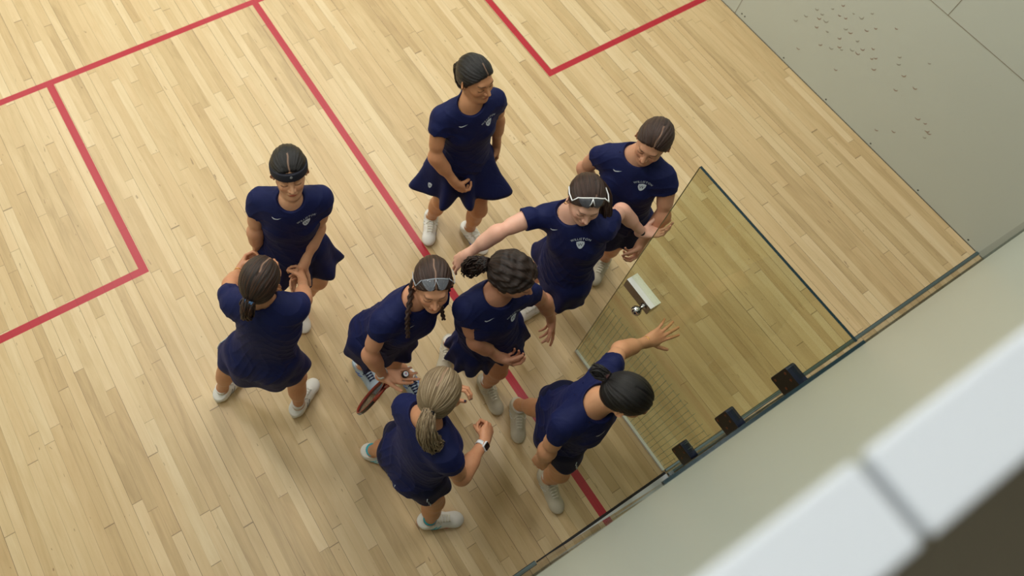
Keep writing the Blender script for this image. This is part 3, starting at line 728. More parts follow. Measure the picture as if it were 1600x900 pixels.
# ------------------------------------------------------------------ shoes
def make_shoe_meshes():
    g = lambda f, l, z: V(f, l, z); I = np.eye(3)
    S = Sdf()
    S.ell((-.028, 0, .052), I, (.040, .034, .040), .02); S.cap((-.02, 0, .045), (.06, 0, .042), .036, .037, .03)
    S.cap((.04, 0, .040), (.135, -.002, .028), .038, .030, .03, flat=(0, 0, 1), fl=.95); S.ell((.135, -.002, .030), I, (.052, .041, .026), .03)
    S.cap((-.012, 0, .06), (-.006, 0, .10), .038, .037, .03); S.cap((.03, 0, .06), (.10, 0, .05), .024, .018, .02)
    S.plane((0, 0, .092), (-.42, 0, 1), .006); S.cap((-.004, 0, .075), (-.004, 0, .13), .0295, .031, .006, 's'); S.plane((0, 0, .014), (0, 0, -1), .003)
    up = extract(S, .004)
    # outsole from an outline
    def outline(e):
        pts = []
        for i in range(44):
            t = i / 44 * 2 * math.pi; x = .056 + (.123 + e) * math.cos(t)
            w = (.041 + e) if x > .09 else (.035 + e) + .006 * max(0, (x - .0) / .09) - .004 * math.exp(-((x - .045) / .03) ** 2)
            s_ = math.sin(t); y = w * math.copysign(abs(s_) ** .72, s_); pts.append((x, y - .004 * (x > .1) * (x - .1) / .08))
        return pts
    m = MB(); lv = [(0.0, -.006), (.004, .0), (.014, .003), (.024, .0025), (.030, -.003)]; vs = []; n = 44
    for z, e in lv:
        for x, y in outline(e): vs.append((x, y, z + .010 * max(0, (x - .13) / .05) ** 2 + (.006 if x < .0 and z > .02 else 0)))
    fs = [tuple(range(n))[::-1], tuple(range(4 * n, 5 * n))]
    for k in range(4): fs += [(k * n + i, k * n + (i + 1) % n, (k + 1) * n + (i + 1) % n, (k + 1) * n + i) for i in range(n)]
    m.add(vs, fs); sole = m
    l = MB()
    zt = lambda x, y: .0845 - (x - .03) * .33 - (y * y) * 16
    for k in range(5):
        x = .042 + k * .0155; w = .022 - k * .001
        for sg in (1, -1):
            pts = [(x + .008 * sg * (j / 6 - .5), -w + 2 * w * j / 6, 0) for j in range(7)]
            P = []
            for a, b, _ in pts: 
                q = V(a, b, .12)
                for _ in range(25): q = q - V(0, 0, 1) * float(np.clip(S(q[None].astype(f32))[0] - .0018, -.01, .03)) * .8
                P.append(q)
            l.tube(P, .0030, 5)
    for sg in (1, -1):      # bow and ends
        l.tube([(.04, 0, .088), (.048, sg * .016, .092), (.056, sg * .028, .082), (.05, sg * .030, .070), (.042, sg * .014, .084)], .0026, 5)
        l.tube([(.04, 0, .088), (.030, sg * .022, .086), (.034, sg * .036, .066), (.045, sg * .043, .046)], .0022, 5)
    so = MB(); so.lathe((-.004, 0, .06), (0, 0, 1), [(0, .033), (.03, .034), (.05, .0355), (.058, .037), (.060, .0345)], 20)
    sts = []
    for sg in (1, -1):
        for x0 in (.0, .022):
            st = MB(); sts.append(st)
            P = []
            for j in range(6):
                q = V(x0 + .035 * j / 5, sg * .09, .034 + .034 * j / 5)
                for _ in range(30): q = q - V(0, sg, 0) * float(np.clip(S(q[None].astype(f32))[0] - .001, -.01, .03)) * .8
                P.append(q)
            st.tube(P, .0024, 5)
    return up, sole, l, so, sts
SHOE = None
def add_shoes(pr, mats):
    """mats: upper, sole, laces, sock, stripe"""
    global SHOE
    if SHOE is None: SHOE = make_shoe_meshes()
    up, sole, lace, sock, stripe = SHOE
    for sd in 'rl':
        A, O = pr.J['A' + sd], pr.J['O' + sd]; t = O - A; t[2] = 0; t = nrm(t); R_ = np.stack([t, np.cross((0, 0, 1), t), V(0, 0, 1)])
        z0 = max(0., A[2] - .10) ; pit = pr.o.get('heel_' + sd, 0.)
        if pit:
            c, q = math.cos(pit), math.sin(pit); Rp = np.array([[c, 0, q], [0, 1, 0], [-q, 0, c]]) 
        else: Rp = np.eye(3)
        o = V(A[0], A[1], 0.)
        pv = V(.13, 0, 0)
        def W(v): v = np.asarray(v, float); return ((v - pv) @ Rp.T + pv) @ R_ + o
        sh = mesh_np('shoe', W(up[0]), up[1], MATS[mats[0]], pr.root)
        for nm, mb, mt in [('sole', sole, mats[1]), ('laces', lace, mats[2])] + [('stripe', q, mats[4]) for q in stripe]:
            b = MB(); b.add(W(np.array(mb.v)), mb.f); b.build(nm, MATS[mt], sh, True)
        b = MB(); b.add(W(np.array(sock.v)), sock.f); b.build('sock', MATS[mats[3]], pr.root, True)

POSES = {
 'p1': dict(H=(0.249,1.985,1.506), F=(0.261,1.865,1.504), T=(0.274,2.017,1.621), N=(0.214,1.947,1.339), P=(0.226,1.941,0.854), Sr=(0.059,1.995,1.315), Sl=(0.383,1.937,1.347), Er=(0.004,1.912,1.072), El=(0.425,1.94,1.089), Wr=(0.086,1.805,0.884), Wl=(0.44,1.91,0.86), Gr=(0.122,1.78,0.811), Gl=(0.432,1.894,0.777), Hr=(0.136,1.947,0.853), Hl=(0.311,1.925,0.831), Kr=(0.126,1.934,0.458), Kl=(0.283,1.77,0.467), Ar=(0.149,2.03,0.085), Al=(0.318,1.835,0.087), Or=(0.056,1.907,0.03), Ol=(0.326,1.681,0.03), B=(0.244,1.966,1.104)),
 'p2': dict(H=(-0.805,1.958,1.502), F=(-0.847,1.845,1.489), T=(-0.794,1.975,1.622), N=(-0.843,1.897,1.342), P=(-0.86,1.919,0.859), Sr=(-0.971,2.006,1.346), Sl=(-0.677,1.863,1.326), Er=(-1.016,1.98,1.088), El=(-0.732,1.852,1.07), Wr=(-1.025,1.98,0.858), Wl=(-0.869,1.77,0.902), Gr=(-1.027,1.979,0.774), Gl=(-0.923,1.754,0.838), Hr=(-0.947,1.939,0.86), Hl=(-0.774,1.899,0.843), Kr=(-0.974,1.943,0.466), Kl=(-0.757,1.85,0.451), Ar=(-1.013,1.99,0.086), Al=(-0.866,1.937,0.091), Or=(-0.881,1.908,0.03), Ol=(-0.9,1.799,0.03), B=(-0.835,1.942,1.108)),
 'p3': dict(H=(-1.155,1.544,1.495), F=(-1.07,1.623,1.484), T=(-1.174,1.533,1.614), N=(-1.187,1.516,1.325), P=(-1.25,1.484,0.849), Sr=(-1.053,1.428,1.339), Sl=(-1.306,1.63,1.286), Er=(-0.989,1.522,1.102), El=(-1.25,1.777,1.077), Wr=(-0.92,1.678,0.945), Wl=(-1.158,1.907,0.908), Gr=(-0.894,1.744,0.896), Gl=(-1.089,1.959,0.893), Hr=(-1.189,1.419,0.854), Hl=(-1.317,1.544,0.852), Kr=(-1.129,1.405,0.466), Kl=(-1.41,1.647,0.482), Ar=(-1.156,1.384,0.084), Al=(-1.483,1.679,0.104), Or=(-1.022,1.461,0.03), Ol=(-1.367,1.725,0.025), B=(-1.174,1.482,1.089)),
 'p4': dict(H=(0.785,1.242,1.512), F=(0.683,1.185,1.495), T=(0.793,1.253,1.633), N=(0.781,1.269,1.339), P=(0.77,1.209,0.856), Sr=(0.692,1.405,1.311), Sl=(0.866,1.115,1.341), Er=(0.668,1.464,1.057), El=(0.831,1.012,1.101), Wr=(0.719,1.296,0.905), Wl=(0.752,0.995,0.886), Gr=(0.738,1.235,0.85), Gl=(0.716,0.978,0.811), Hr=(0.725,1.286,0.847), Hl=(0.837,1.149,0.86), Kr=(0.777,1.317,0.456), Kl=(0.881,1.177,0.468), Ar=(0.848,1.387,0.084), Al=(0.945,1.223,0.088), Or=(0.709,1.329,0.03), Ol=(0.812,1.141,0.03), B=(0.759,1.225,1.106)),
 'p5': dict(H=(0.313,1.157,1.491), F=(0.25,1.056,1.503), T=(0.323,1.204,1.604), N=(0.303,1.18,1.317), P=(0.332,1.108,0.841), Sr=(0.234,1.308,1.237), Sl=(0.389,1.043,1.365), Er=(-0.023,1.315,1.229), El=(0.588,1.113,1.211), Wr=(-0.179,1.346,1.061), Wl=(0.703,0.999,1.044), Gr=(-0.21,1.362,0.983), Gl=(0.759,0.966,0.99), Hr=(0.364,1.192,0.837), Hl=(0.305,1.024,0.831), Kr=(0.34,1.255,0.448), Kl=(0.312,1.048,0.435), Ar=(0.38,1.377,0.085), Al=(0.402,1.19,0.087), Or=(0.235,1.385,0.03), Ol=(0.258,1.188,0.03), B=(0.343,1.096,1.093)),
 'p6': dict(H=(-0.525,1.161,1.471), F=(-0.579,1.051,1.477), T=(-0.488,1.19,1.584), N=(-0.593,1.194,1.313), P=(-0.685,1.271,0.843), Sr=(-0.764,1.18,1.329), Sl=(-0.438,1.182,1.26), Er=(-0.848,1.141,1.084), El=(-0.577,1.317,1.084), Wr=(-0.805,1.073,0.867), Wl=(-0.714,1.258,0.906), Gr=(-0.748,1.044,0.811), Gl=(-0.764,1.237,0.841), Hr=(-0.774,1.269,0.853), Hl=(-0.597,1.273,0.83), Kr=(-0.746,1.315,0.461), Kl=(-0.666,1.207,0.447), Ar=(-0.731,1.401,0.086), Al=(-0.532,1.202,0.086), Or=(-0.72,1.248,0.03), Ol=(-0.544,1.053,0.03), B=(-0.647,1.194,1.077)),
 'p7': dict(H=(-0.209,1.01,1.491), F=(-0.158,0.901,1.491), T=(-0.188,1.05,1.605), N=(-0.254,1.023,1.323), P=(-0.238,0.987,0.842), Sr=(-0.415,1.046,1.344), Sl=(-0.097,0.995,1.272), Er=(-0.396,0.943,1.103), El=(0.031,0.954,1.048), Wr=(-0.282,0.852,0.923), Wl=(0.094,0.906,0.831), Gr=(-0.222,0.819,0.872), Gl=(0.087,0.873,0.754), Hr=(-0.323,0.987,0.815), Hl=(-0.149,0.99,0.852), Kr=(-0.265,1.099,0.44), Kl=(-0.18,0.895,0.469), Ar=(-0.219,1.251,0.087), Al=(-0.161,0.935,0.086), Or=(-0.321,1.147,0.03), Ol=(-0.18,0.781,0.03), B=(-0.304,1.014,1.086)),
 'p8': dict(H=(-0.764,0.737,1.496), F=(-0.666,0.795,1.453), T=(-0.748,0.759,1.618), N=(-0.839,0.695,1.342), P=(-0.879,0.667,0.861), Sr=(-0.841,0.526,1.37), Sl=(-0.864,0.842,1.275), Er=(-0.797,0.456,1.122), El=(-0.836,0.711,1.05), Wr=(-0.601,0.541,1.034), Wl=(-0.626,0.804,1.017), Gr=(-0.537,0.591,1.012), Gl=(-0.549,0.839,1.019), Hr=(-0.88,0.578,0.851), Hl=(-0.879,0.757,0.853), Kr=(-0.842,0.5,0.466), Kl=(-0.884,0.845,0.466), Ar=(-0.847,0.471,0.082), Al=(-0.929,0.938,0.093), Or=(-0.702,0.398,0.031), Ol=(-0.837,0.832,0.028), B=(-0.845,0.623,1.108)),
 'p9': dict(H=(-0.128,0.329,1.53), F=(-0.067,0.241,1.492), T=(-0.133,0.327,1.65), N=(-0.189,0.381,1.375), P=(-0.179,0.431,0.89), Sr=(-0.362,0.38,1.363), Sl=(-0.046,0.467,1.364), Er=(-0.399,0.356,1.105), El=(0.128,0.542,1.187), Wr=(-0.377,0.353,0.875), Wl=(0.33,0.521,1.078), Gr=(-0.383,0.351,0.79), Gl=(0.414,0.515,1.083), Hr=(-0.234,0.366,0.862), Hl=(-0.123,0.516,0.891), Kr=(-0.219,0.287,0.473), Kl=(-0.098,0.581,0.497), Ar=(-0.175,0.314,0.089), Al=(-0.088,0.724,0.138), Or=(-0.203,0.164,0.03), Ol=(-0.13,0.652,0.017), B=(-0.197,0.4,1.137)),
}

# ------------------------------------------------------------------ palette
NAVY = s2l(14, 22, 66)
floor_material(); skin_material()
fabric_material('navy_fabric', NAVY); fabric_material('dark_navy_fabric', s2l(12, 17, 46))
plain('white_print', s2l(205, 216, 228), .6); plain('navy_print', s2l(14, 20, 60), .6)
plain('shoe_white', s2l(226, 224, 218), .6, bump=.3, scale=500.); plain('shoe_cream', s2l(196, 188, 168), .7, bump=.4, scale=500.); plain('shoe_ice', s2l(176, 196, 214), .6, bump=.3, scale=500.)
plain('sole_white', s2l(228, 228, 224), .5); plain('sole_blue', s2l(40, 100, 225), .5); plain('sole_coral', s2l(236, 120, 80), .5); plain('sole_red', s2l(190, 40, 45), .5); plain('sole_cream', s2l(196, 186, 164), .6)
plain('lace_white', s2l(222, 222, 214), .8); plain('lace_cream', s2l(224, 220, 204), .8); plain('lace_navy', s2l(30, 36, 78), .8)
plain('sock_white', s2l(224, 222, 216), .9, bump=.4, scale=700.); plain('teal', s2l(48, 170, 190), .6); plain('stripe_white', s2l(205, 205, 198), .6); plain('stripe_grey', s2l(120, 120, 122), .6); plain('stripe_blue', s2l(60, 110, 210), .6)
plain('black_elastic', s2l(18, 17, 20), .8); plain('blue_elastic', s2l(90, 130, 180), .8); plain('brown_elastic', s2l(60, 30, 28), .8)
plain('headband_cloth', s2l(14, 17, 34), .75, bump=.3, scale=600.)
plain('gold', s2l(214, 168, 90), .25, .9); plain('silver', s2l(200, 200, 205), .25, .9); plain('white_plastic', s2l(236, 238, 240), .35); plain('black_plastic', s2l(16, 16, 20), .3)
plain('wristband_white', s2l(232, 232, 228), .85, bump=.3, scale=600.); plain('grey_cord', s2l(120, 120, 128), .7); plain('orange_plastic', s2l(214, 80, 40), .4)
hair_material('hair_black', s2l(8, 7, 9), s2l(17, 14, 17), s2l(36, 29, 31), .5)
hair_material('hair_dark', s2l(20, 12, 10), s2l(44, 28, 22), s2l(84, 54, 40), .45)
hair_material('hair_high', s2l(16, 11, 12), s2l(36, 24, 21), s2l(120, 76, 48), .45)
hair_material('hair_brown', s2l(30, 18, 15), s2l(58, 38, 31), s2l(92, 62, 50), .45)
hair_material('hair_curly', s2l(16, 10, 9), s2l(38, 25, 21), s2l(74, 50, 40), .4)
hair_material('hair_blonde', s2l(74, 56, 38), s2l(142, 120, 90), s2l(222, 204, 172), .45)
m, N_, L_, b_ = new_mat('clear_lens'); sv(b_, Base_Color=s2l(170, 180, 195), Roughness=.08, Alpha=.2, Specular_IOR_Level=.9)
m, N_, L_, b_ = new_mat('smoke_lens'); sv(b_, Base_Color=s2l(96, 98, 106), Roughness=.12, Alpha=.72)
m, N_, L_, b_ = new_mat('lens_frame_clear'); sv(b_, Base_Color=s2l(190, 200, 212), Roughness=.1, Alpha=.5)
# setting
wall_material('court_wall', s2l(197, 203, 195), .55); wall_material('ceiling_paint', s2l(225, 225, 220), .8)
wall_material('gallery_panel', s2l(160, 168, 160), .34, .02); wall_material('ledge_white', s2l(208, 216, 226), .4, .02); wall_material('carpet', s2l(120, 112, 96), .95, .3)
plain('joint_grey', s2l(150, 155, 160), .6); plain('seam_brown', s2l(140, 132, 116), .7); plain('seam_dark', s2l(60, 62, 58), .7); plain('screw_dark', s2l(44, 46, 44), .5, .3)
plain('mark_olive', s2l(160, 158, 146), .8); plain('mark_brown', s2l(158, 140, 126), .8)
glass_material('glass_clear', (.93, .96, .95, 1)); glass_material('glass_door', (.86, .87, .76, 1))
plain('glass_edge', s2l(14, 40, 48), .15); plain('glass_edge_pale', s2l(96, 80, 60), .3); plain('aluminium', s2l(176, 186, 192), .28, .85); plain('aluminium_white', s2l(216, 222, 226), .45, .2)
plain('gasket_black', s2l(20, 16, 20), .6); plain('channel_grey', s2l(110, 128, 130), .3, .6); plain('steel', s2l(150, 146, 140), .22, .95); plain('chrome', s2l(190, 190, 195), .08, 1.)
plain('hinge_black', s2l(34, 28, 26), .35, .3); plain('hinge_edge', s2l(14, 26, 52), .3, .2); plain('screw_copper', s2l(120, 70, 44), .4, .5); plain('teal_print', s2l(130, 158, 134), .6)
plain('racket_red', s2l(150, 44, 30), .3); plain('racket_black', s2l(24, 22, 24), .35); plain('grip_black', s2l(20, 20, 22), .8); plain('racket_string', s2l(60, 58, 56), .5); plain('cap_white', s2l(225, 228, 235), .4); plain('logo_red', s2l(220, 50, 60), .4); plain('logo_blue', s2l(60, 60, 170), .4)
plain('fixture_white', s2l(230, 230, 230), .5)
m, N_, L_, b_ = new_mat('lamp_diffuser'); sv(b_, Base_Color=(1, 1, 1, 1), Emission_Color=(1, .97, .92, 1), Emission_Strength=4.)
MT = MATS
FZ = 9.75; CZ = 6.3

# ------------------------------------------------------------------ setting
def struct(o): o['kind'] = 'structure'; return o
def plate(name, lo, hi, mat, parent=None, bevel=0.):
    m = MB(); m.box(lo, hi); return m.build(name, MT[mat], parent, bevel=bevel)
struct(plate('floor', (-3.2, -3, -.1), (3.2, FZ, 0), 'maple_court_floor'))
wr = struct(plate('wall_right', (3.2, -3, -.1), (3.35, FZ, CZ), 'court_wall'))
struct(plate('wall_left', (-3.35, -3, -.1), (-3.2, FZ, CZ), 'court_wall'))
struct(plate('wall_front', (-3.35, FZ, -.1), (3.35, FZ + .15, CZ), 'court_wall'))
struct(plate('ceiling', (-3.35, -3, CZ), (3.35, FZ + .15, CZ + .1), 'ceiling_paint'))
struct(plate('wall_rear', (-3.35, -3.15, -.1), (3.35, -3, CZ), 'court_wall'))
# panel joints, base joint, screws and ball marks on the right wall
def seam(y0, z0, y1, z1, w=.004, mat='seam_brown'):
    m = MB(); m.box((3.1985, min(y0, y1) - w / 2, min(z0, z1) - w / 2), (3.2005, max(y0, y1) + w / 2, max(z0, z1) + w / 2)); m.build('panel_seam', MT[mat], wr)
seam(-.0, 1.174, FZ, 1.174); 
for y in (2.4, 4.8, 7.2): seam(y, 0.006, y, 1.172)
for y in (1.18, 3.6, 6.0, 8.4): seam(y, 1.176, y, 3.6)
seam(0.02, .003, FZ, .003, .006, 'seam_dark')
for y in [.10 + .4425 * i for i in range(9)] + [2.345]:
    m = MB(); m.lathe((3.2005, y, .030 if y < 2.3 else .05), (-1, 0, 0), [(0, .0065), (.0015, .0065), (.002, .004)], 10); m.build('screw', MT['screw_dark'], wr)
marks = [(1.915, 0.461), (1.963, 0.37), (1.829, 0.569), (1.79, 0.657), (1.72, 0.657), (1.676, 0.67), (1.649, 0.743), (1.593, 0.759), (1.876, 0.564), (1.742, 0.731), (1.555, 0.838), (1.722, 0.489), (1.629, 0.517), (1.593, 0.465), (1.569, 0.459), (1.593, 0.615), (1.519, 0.6), (1.507, 0.519), (1.462, 0.53), (1.455, 0.579), (1.4, 0.64), (1.367, 0.573), (1.352, 0.6), (1.315, 0.526), (1.511, 0.297), (1.714, 0.366), (1.473, 0.77), (1.239, 0.733), (1.214, 0.69), (1.139, 0.649), (1.073, 0.849), (1.03, 0.637), (0.887, 0.478), (0.832, 0.488), (0.79, 0.456), (0.77, 0.455), (0.768, 0.401), (1.513, 0.716), (1.823, 0.204), (1.635, 0.611), (1.806, 0.453), (1.113, 0.523), (1.024, 0.164), (0.934, 0.258), (1.776, 0.545), (1.368, 0.876), (1.63, 0.408), (1.827, 0.522)]
m = MB(); R_ = random.Random(5)
for (y, z) in marks:
    r = R_.uniform(.011, .020); span = R_.uniform(1.7, 2.9); a0 = 4.12 - span / 2 + R_.uniform(-.3, .3); n = 7; vs = []
    for i in range(n):
        a = a0 + span * (i / (n - 1)); w = .0045 * math.sin(math.pi * (i + .4) / n)
        vs.append((3.1988, y + (r + w) * math.cos(a), z + (r + w) * math.sin(a))); vs.append((3.1988, y + (r - w) * math.cos(a), z + (r - w) * math.sin(a)))
    m.add(vs, [(2 * i, 2 * i + 1, 2 * i + 3, 2 * i + 2) for i in range(n - 1)], R_.randint(0, 1))
o = m.build('ball_mark', [MT['mark_olive'], MT['mark_brown']], wr); o['kind'] = 'stuff'

# glass back wall
def glass(name, lo, hi, mat, edge, parent=None, thin=1):
    """pane with its faces of glass and its narrow edges of edge colour; thin = axis of the thickness"""
    m = MB(); m.box(lo, hi); fa = {2: (0, 1), 1: (2, 4), 0: (3, 5)}[thin]
    for i in range(6): m.mi[i] = 0 if i in fa else 1
    return m.build(name, [MT[mat], MT[edge]], parent)
wb = struct(glass('wall_back', (.452, -.012, .012), (3.2, 0, 2.150), 'glass_clear', 'glass_clear'))
struct(glass('wall_back', (-3.2, -.012, .012), (-.468, 0, 2.150), 'glass_clear', 'glass_clear'))
for x0, x1 in ((.452, 3.2), (-3.2, -.468)):
    ch = struct(plate('trim_1', (x0, -.026, 0), (x1, -.012, .016), 'channel_grey')); 
    plate('rail', (x0, 0, 0), (x1, .009, .014), 'channel_grey', ch); plate('gasket', (x0, .009, 0), (x1, .012, .010), 'gasket_black', ch)
hd = struct(plate('trim_2', (-.468, -.016, 2.136), (.452, .004, 2.150), 'glass_edge'))
th = struct(plate('trim_3', (-.462, -.010, 0), (.446, .004, .004), 'gasket_black'))
m = MB(); m.add([(-.462, -.0105, .0), (.20, -.050, .0), (.446, -.075, .0), (.446, -.0105, .0), (-.462, -.0105, .006), (.20, -.050, .006), (.446, -.075, .006), (.446, -.0105, .006)],
    [(3, 2, 1, 0), (4, 5, 6, 7), (0, 1, 5, 4), (1, 2, 6, 5), (2, 3, 7, 6), (3, 0, 4, 7)]); struct(m.build('trim_4', MT['aluminium_white']))
# vertical channel posts of the right glass next to the door
plate('clamp', (.452, -.040, 0), (.472, -.013, .05), 'aluminium', wb)
# gallery: panel above the glass, white cap, floor behind
gp = struct(plate('wall_gallery', (-3.2, -.050, 2.152), (3.2, -.008, 4.372), 'gallery_panel'))
cx = -1.268
for a, b in ((-3.2, cx - .004), (cx + .004, 3.2)):
    m = MB(); m.box((a, -.054, 4.372), (b, -.004, 4.380)); struct(m.build('trim_5', MT['ledge_white'], bevel=.003))
struct(plate('trim_6', (-3.2, -.052, 4.370), (3.2, -.010, 4.3725), 'joint_grey'))
struct(plate('floor_gallery', (-3.2, -3, 3.1), (3.2, -.052, 3.25), 'carpet'))

# door standing open into the court
X0, X1 = .434, .446
door = struct(glass('door_1', (X0, .012, .022), (X1, .838, 2.13), 'glass_door', 'glass_edge', thin=0))
me = door.data; me.materials.append(MT['glass_edge_pale']); me.polygons[4].material_index = 2   # the free edge
for p in me.polygons:
    if p.normal[1] > .9: p.material_index = 2
m = MB(); m.box((X0 - .002, .012, .006), (X1 + .002, .838, .024)); m.build('bottom_rail', MT['aluminium_white'], door)
# printed lattice on the lower glass
m = MB(); y0, y1, z1 = .03, .82, .79; n = 27
for i in range(n + 1):
    y = y0 + (y1 - y0) * i / n; m.box((X0 - .0006, y - .0009, .06), (X0 - .0002, y + .0009, z1 - (i % 2) * .03))
for j in range(7):
    z = .09 + j * .11; m.box((X0 - .0006, y0, z - .0006), (X0 - .0002, y1, z + .0006))
m.build('printed_lattice', MT['teal_print'], door)
# lock case and knob
m = MB(); m.box((.408, .632, 1.080), (.472, .812, 1.150)); lk = m.build('lock_case', MT['steel'], door, bevel=.002)
plate('cap_plate', (.4075, .6315, 1.1495), (.4725, .8125, 1.1525), 'white_plastic', lk, .0008)
kb = MB(); c = V(.408, .668, 1.112); kb.lathe(c, (-1, 0, 0), [(0, .017), (.004, .017), (.006, .010), (.022, .009), (.026, .012), (.030, .019), (.038, .0245), (.048, .026), (.058, .0235), (.066, .015), (.069, .004)], 24)
kb.build('knob', MT['chrome'], lk, True)
for z in (1.640, 1.020, .400):
    m = MB(); m.rbox((.416, -.022, z - .070), (.464, .078, z + .070), .012, 0)
    for i in range(len(m.f)): m.mi[i] = 0 if i < 2 else 1
    hg = m.build('hinge', [MT['hinge_black'], MT['hinge_edge']], door, bevel=.003)
    for dy, dz in ((.060, .045), (.060, -.045), (.028, .045), (.012, -.02)):
        s_ = MB(); s_.lathe((.416, dy, z + dz), (-1, 0, 0), [(0, .006), (.0015, .006), (.002, .004)], 10); s_.build('screw', MT['screw_copper'], hg)

# lamps over the court
def lamp(x, y, w, power):
    e = empty('ceiling_light', (x, y, CZ))
    tag(e, 'long white ceiling light fitting with glowing diffuser above the court', 'ceiling light', 'ceiling lights over the court')
    m = MB(); m.box((-.17, -.62, -.07), (.17, .62, 0)); m.build('housing', MT['fixture_white'], e)
    m = MB(); m.box((-.15, -.60, -.078), (.15, .60, -.070)); m.build('diffuser', MT['lamp_diffuser'], e)
    L = bpy.data.lights.new('lamp', 'AREA'); L.shape = 'RECTANGLE'; L.size = .30; L.size_y = 1.2; L.energy = power; L.color = (1, .985, .95)
    o = link(bpy.data.objects.new('lamp_glow', L), e); o.location = (0, 0, -.085)
for x in (-1.75, 1.75):
    for y, p in ((1.6, 42), (4.2, 66), (6.6, 68), (8.8, 52)): lamp(x, y, 0, p)
e = empty('gallery_fill_lamp', (-1.2, -1.8, CZ)); tag(e, 'added round white fill lamp on the ceiling, brightening the gallery floor', 'ceiling light')  # fill lamp and housing added to brighten the dark gallery corner and ledge
m = MB(); m.lathe((0, 0, 0), (0, 0, -1), [(0, .2), (.05, .2), (.055, .19)], 24); m.build('housing', MT['fixture_white'], e)
L = bpy.data.lights.new('lamp', 'AREA'); L.shape = 'DISK'; L.size = .36; L.energy = 22; L.color = (1, .98, .95)
o = link(bpy.data.objects.new('lamp_glow', L), e); o.location = (0, 0, -.07)
W_ = bpy.data.worlds.new('World'); SC.world = W_; W_.use_nodes = True; W_.node_tree.nodes['Background'].inputs[0].default_value = (.75, .8, .9, 1); W_.node_tree.nodes['Background'].inputs[1].default_value = .3

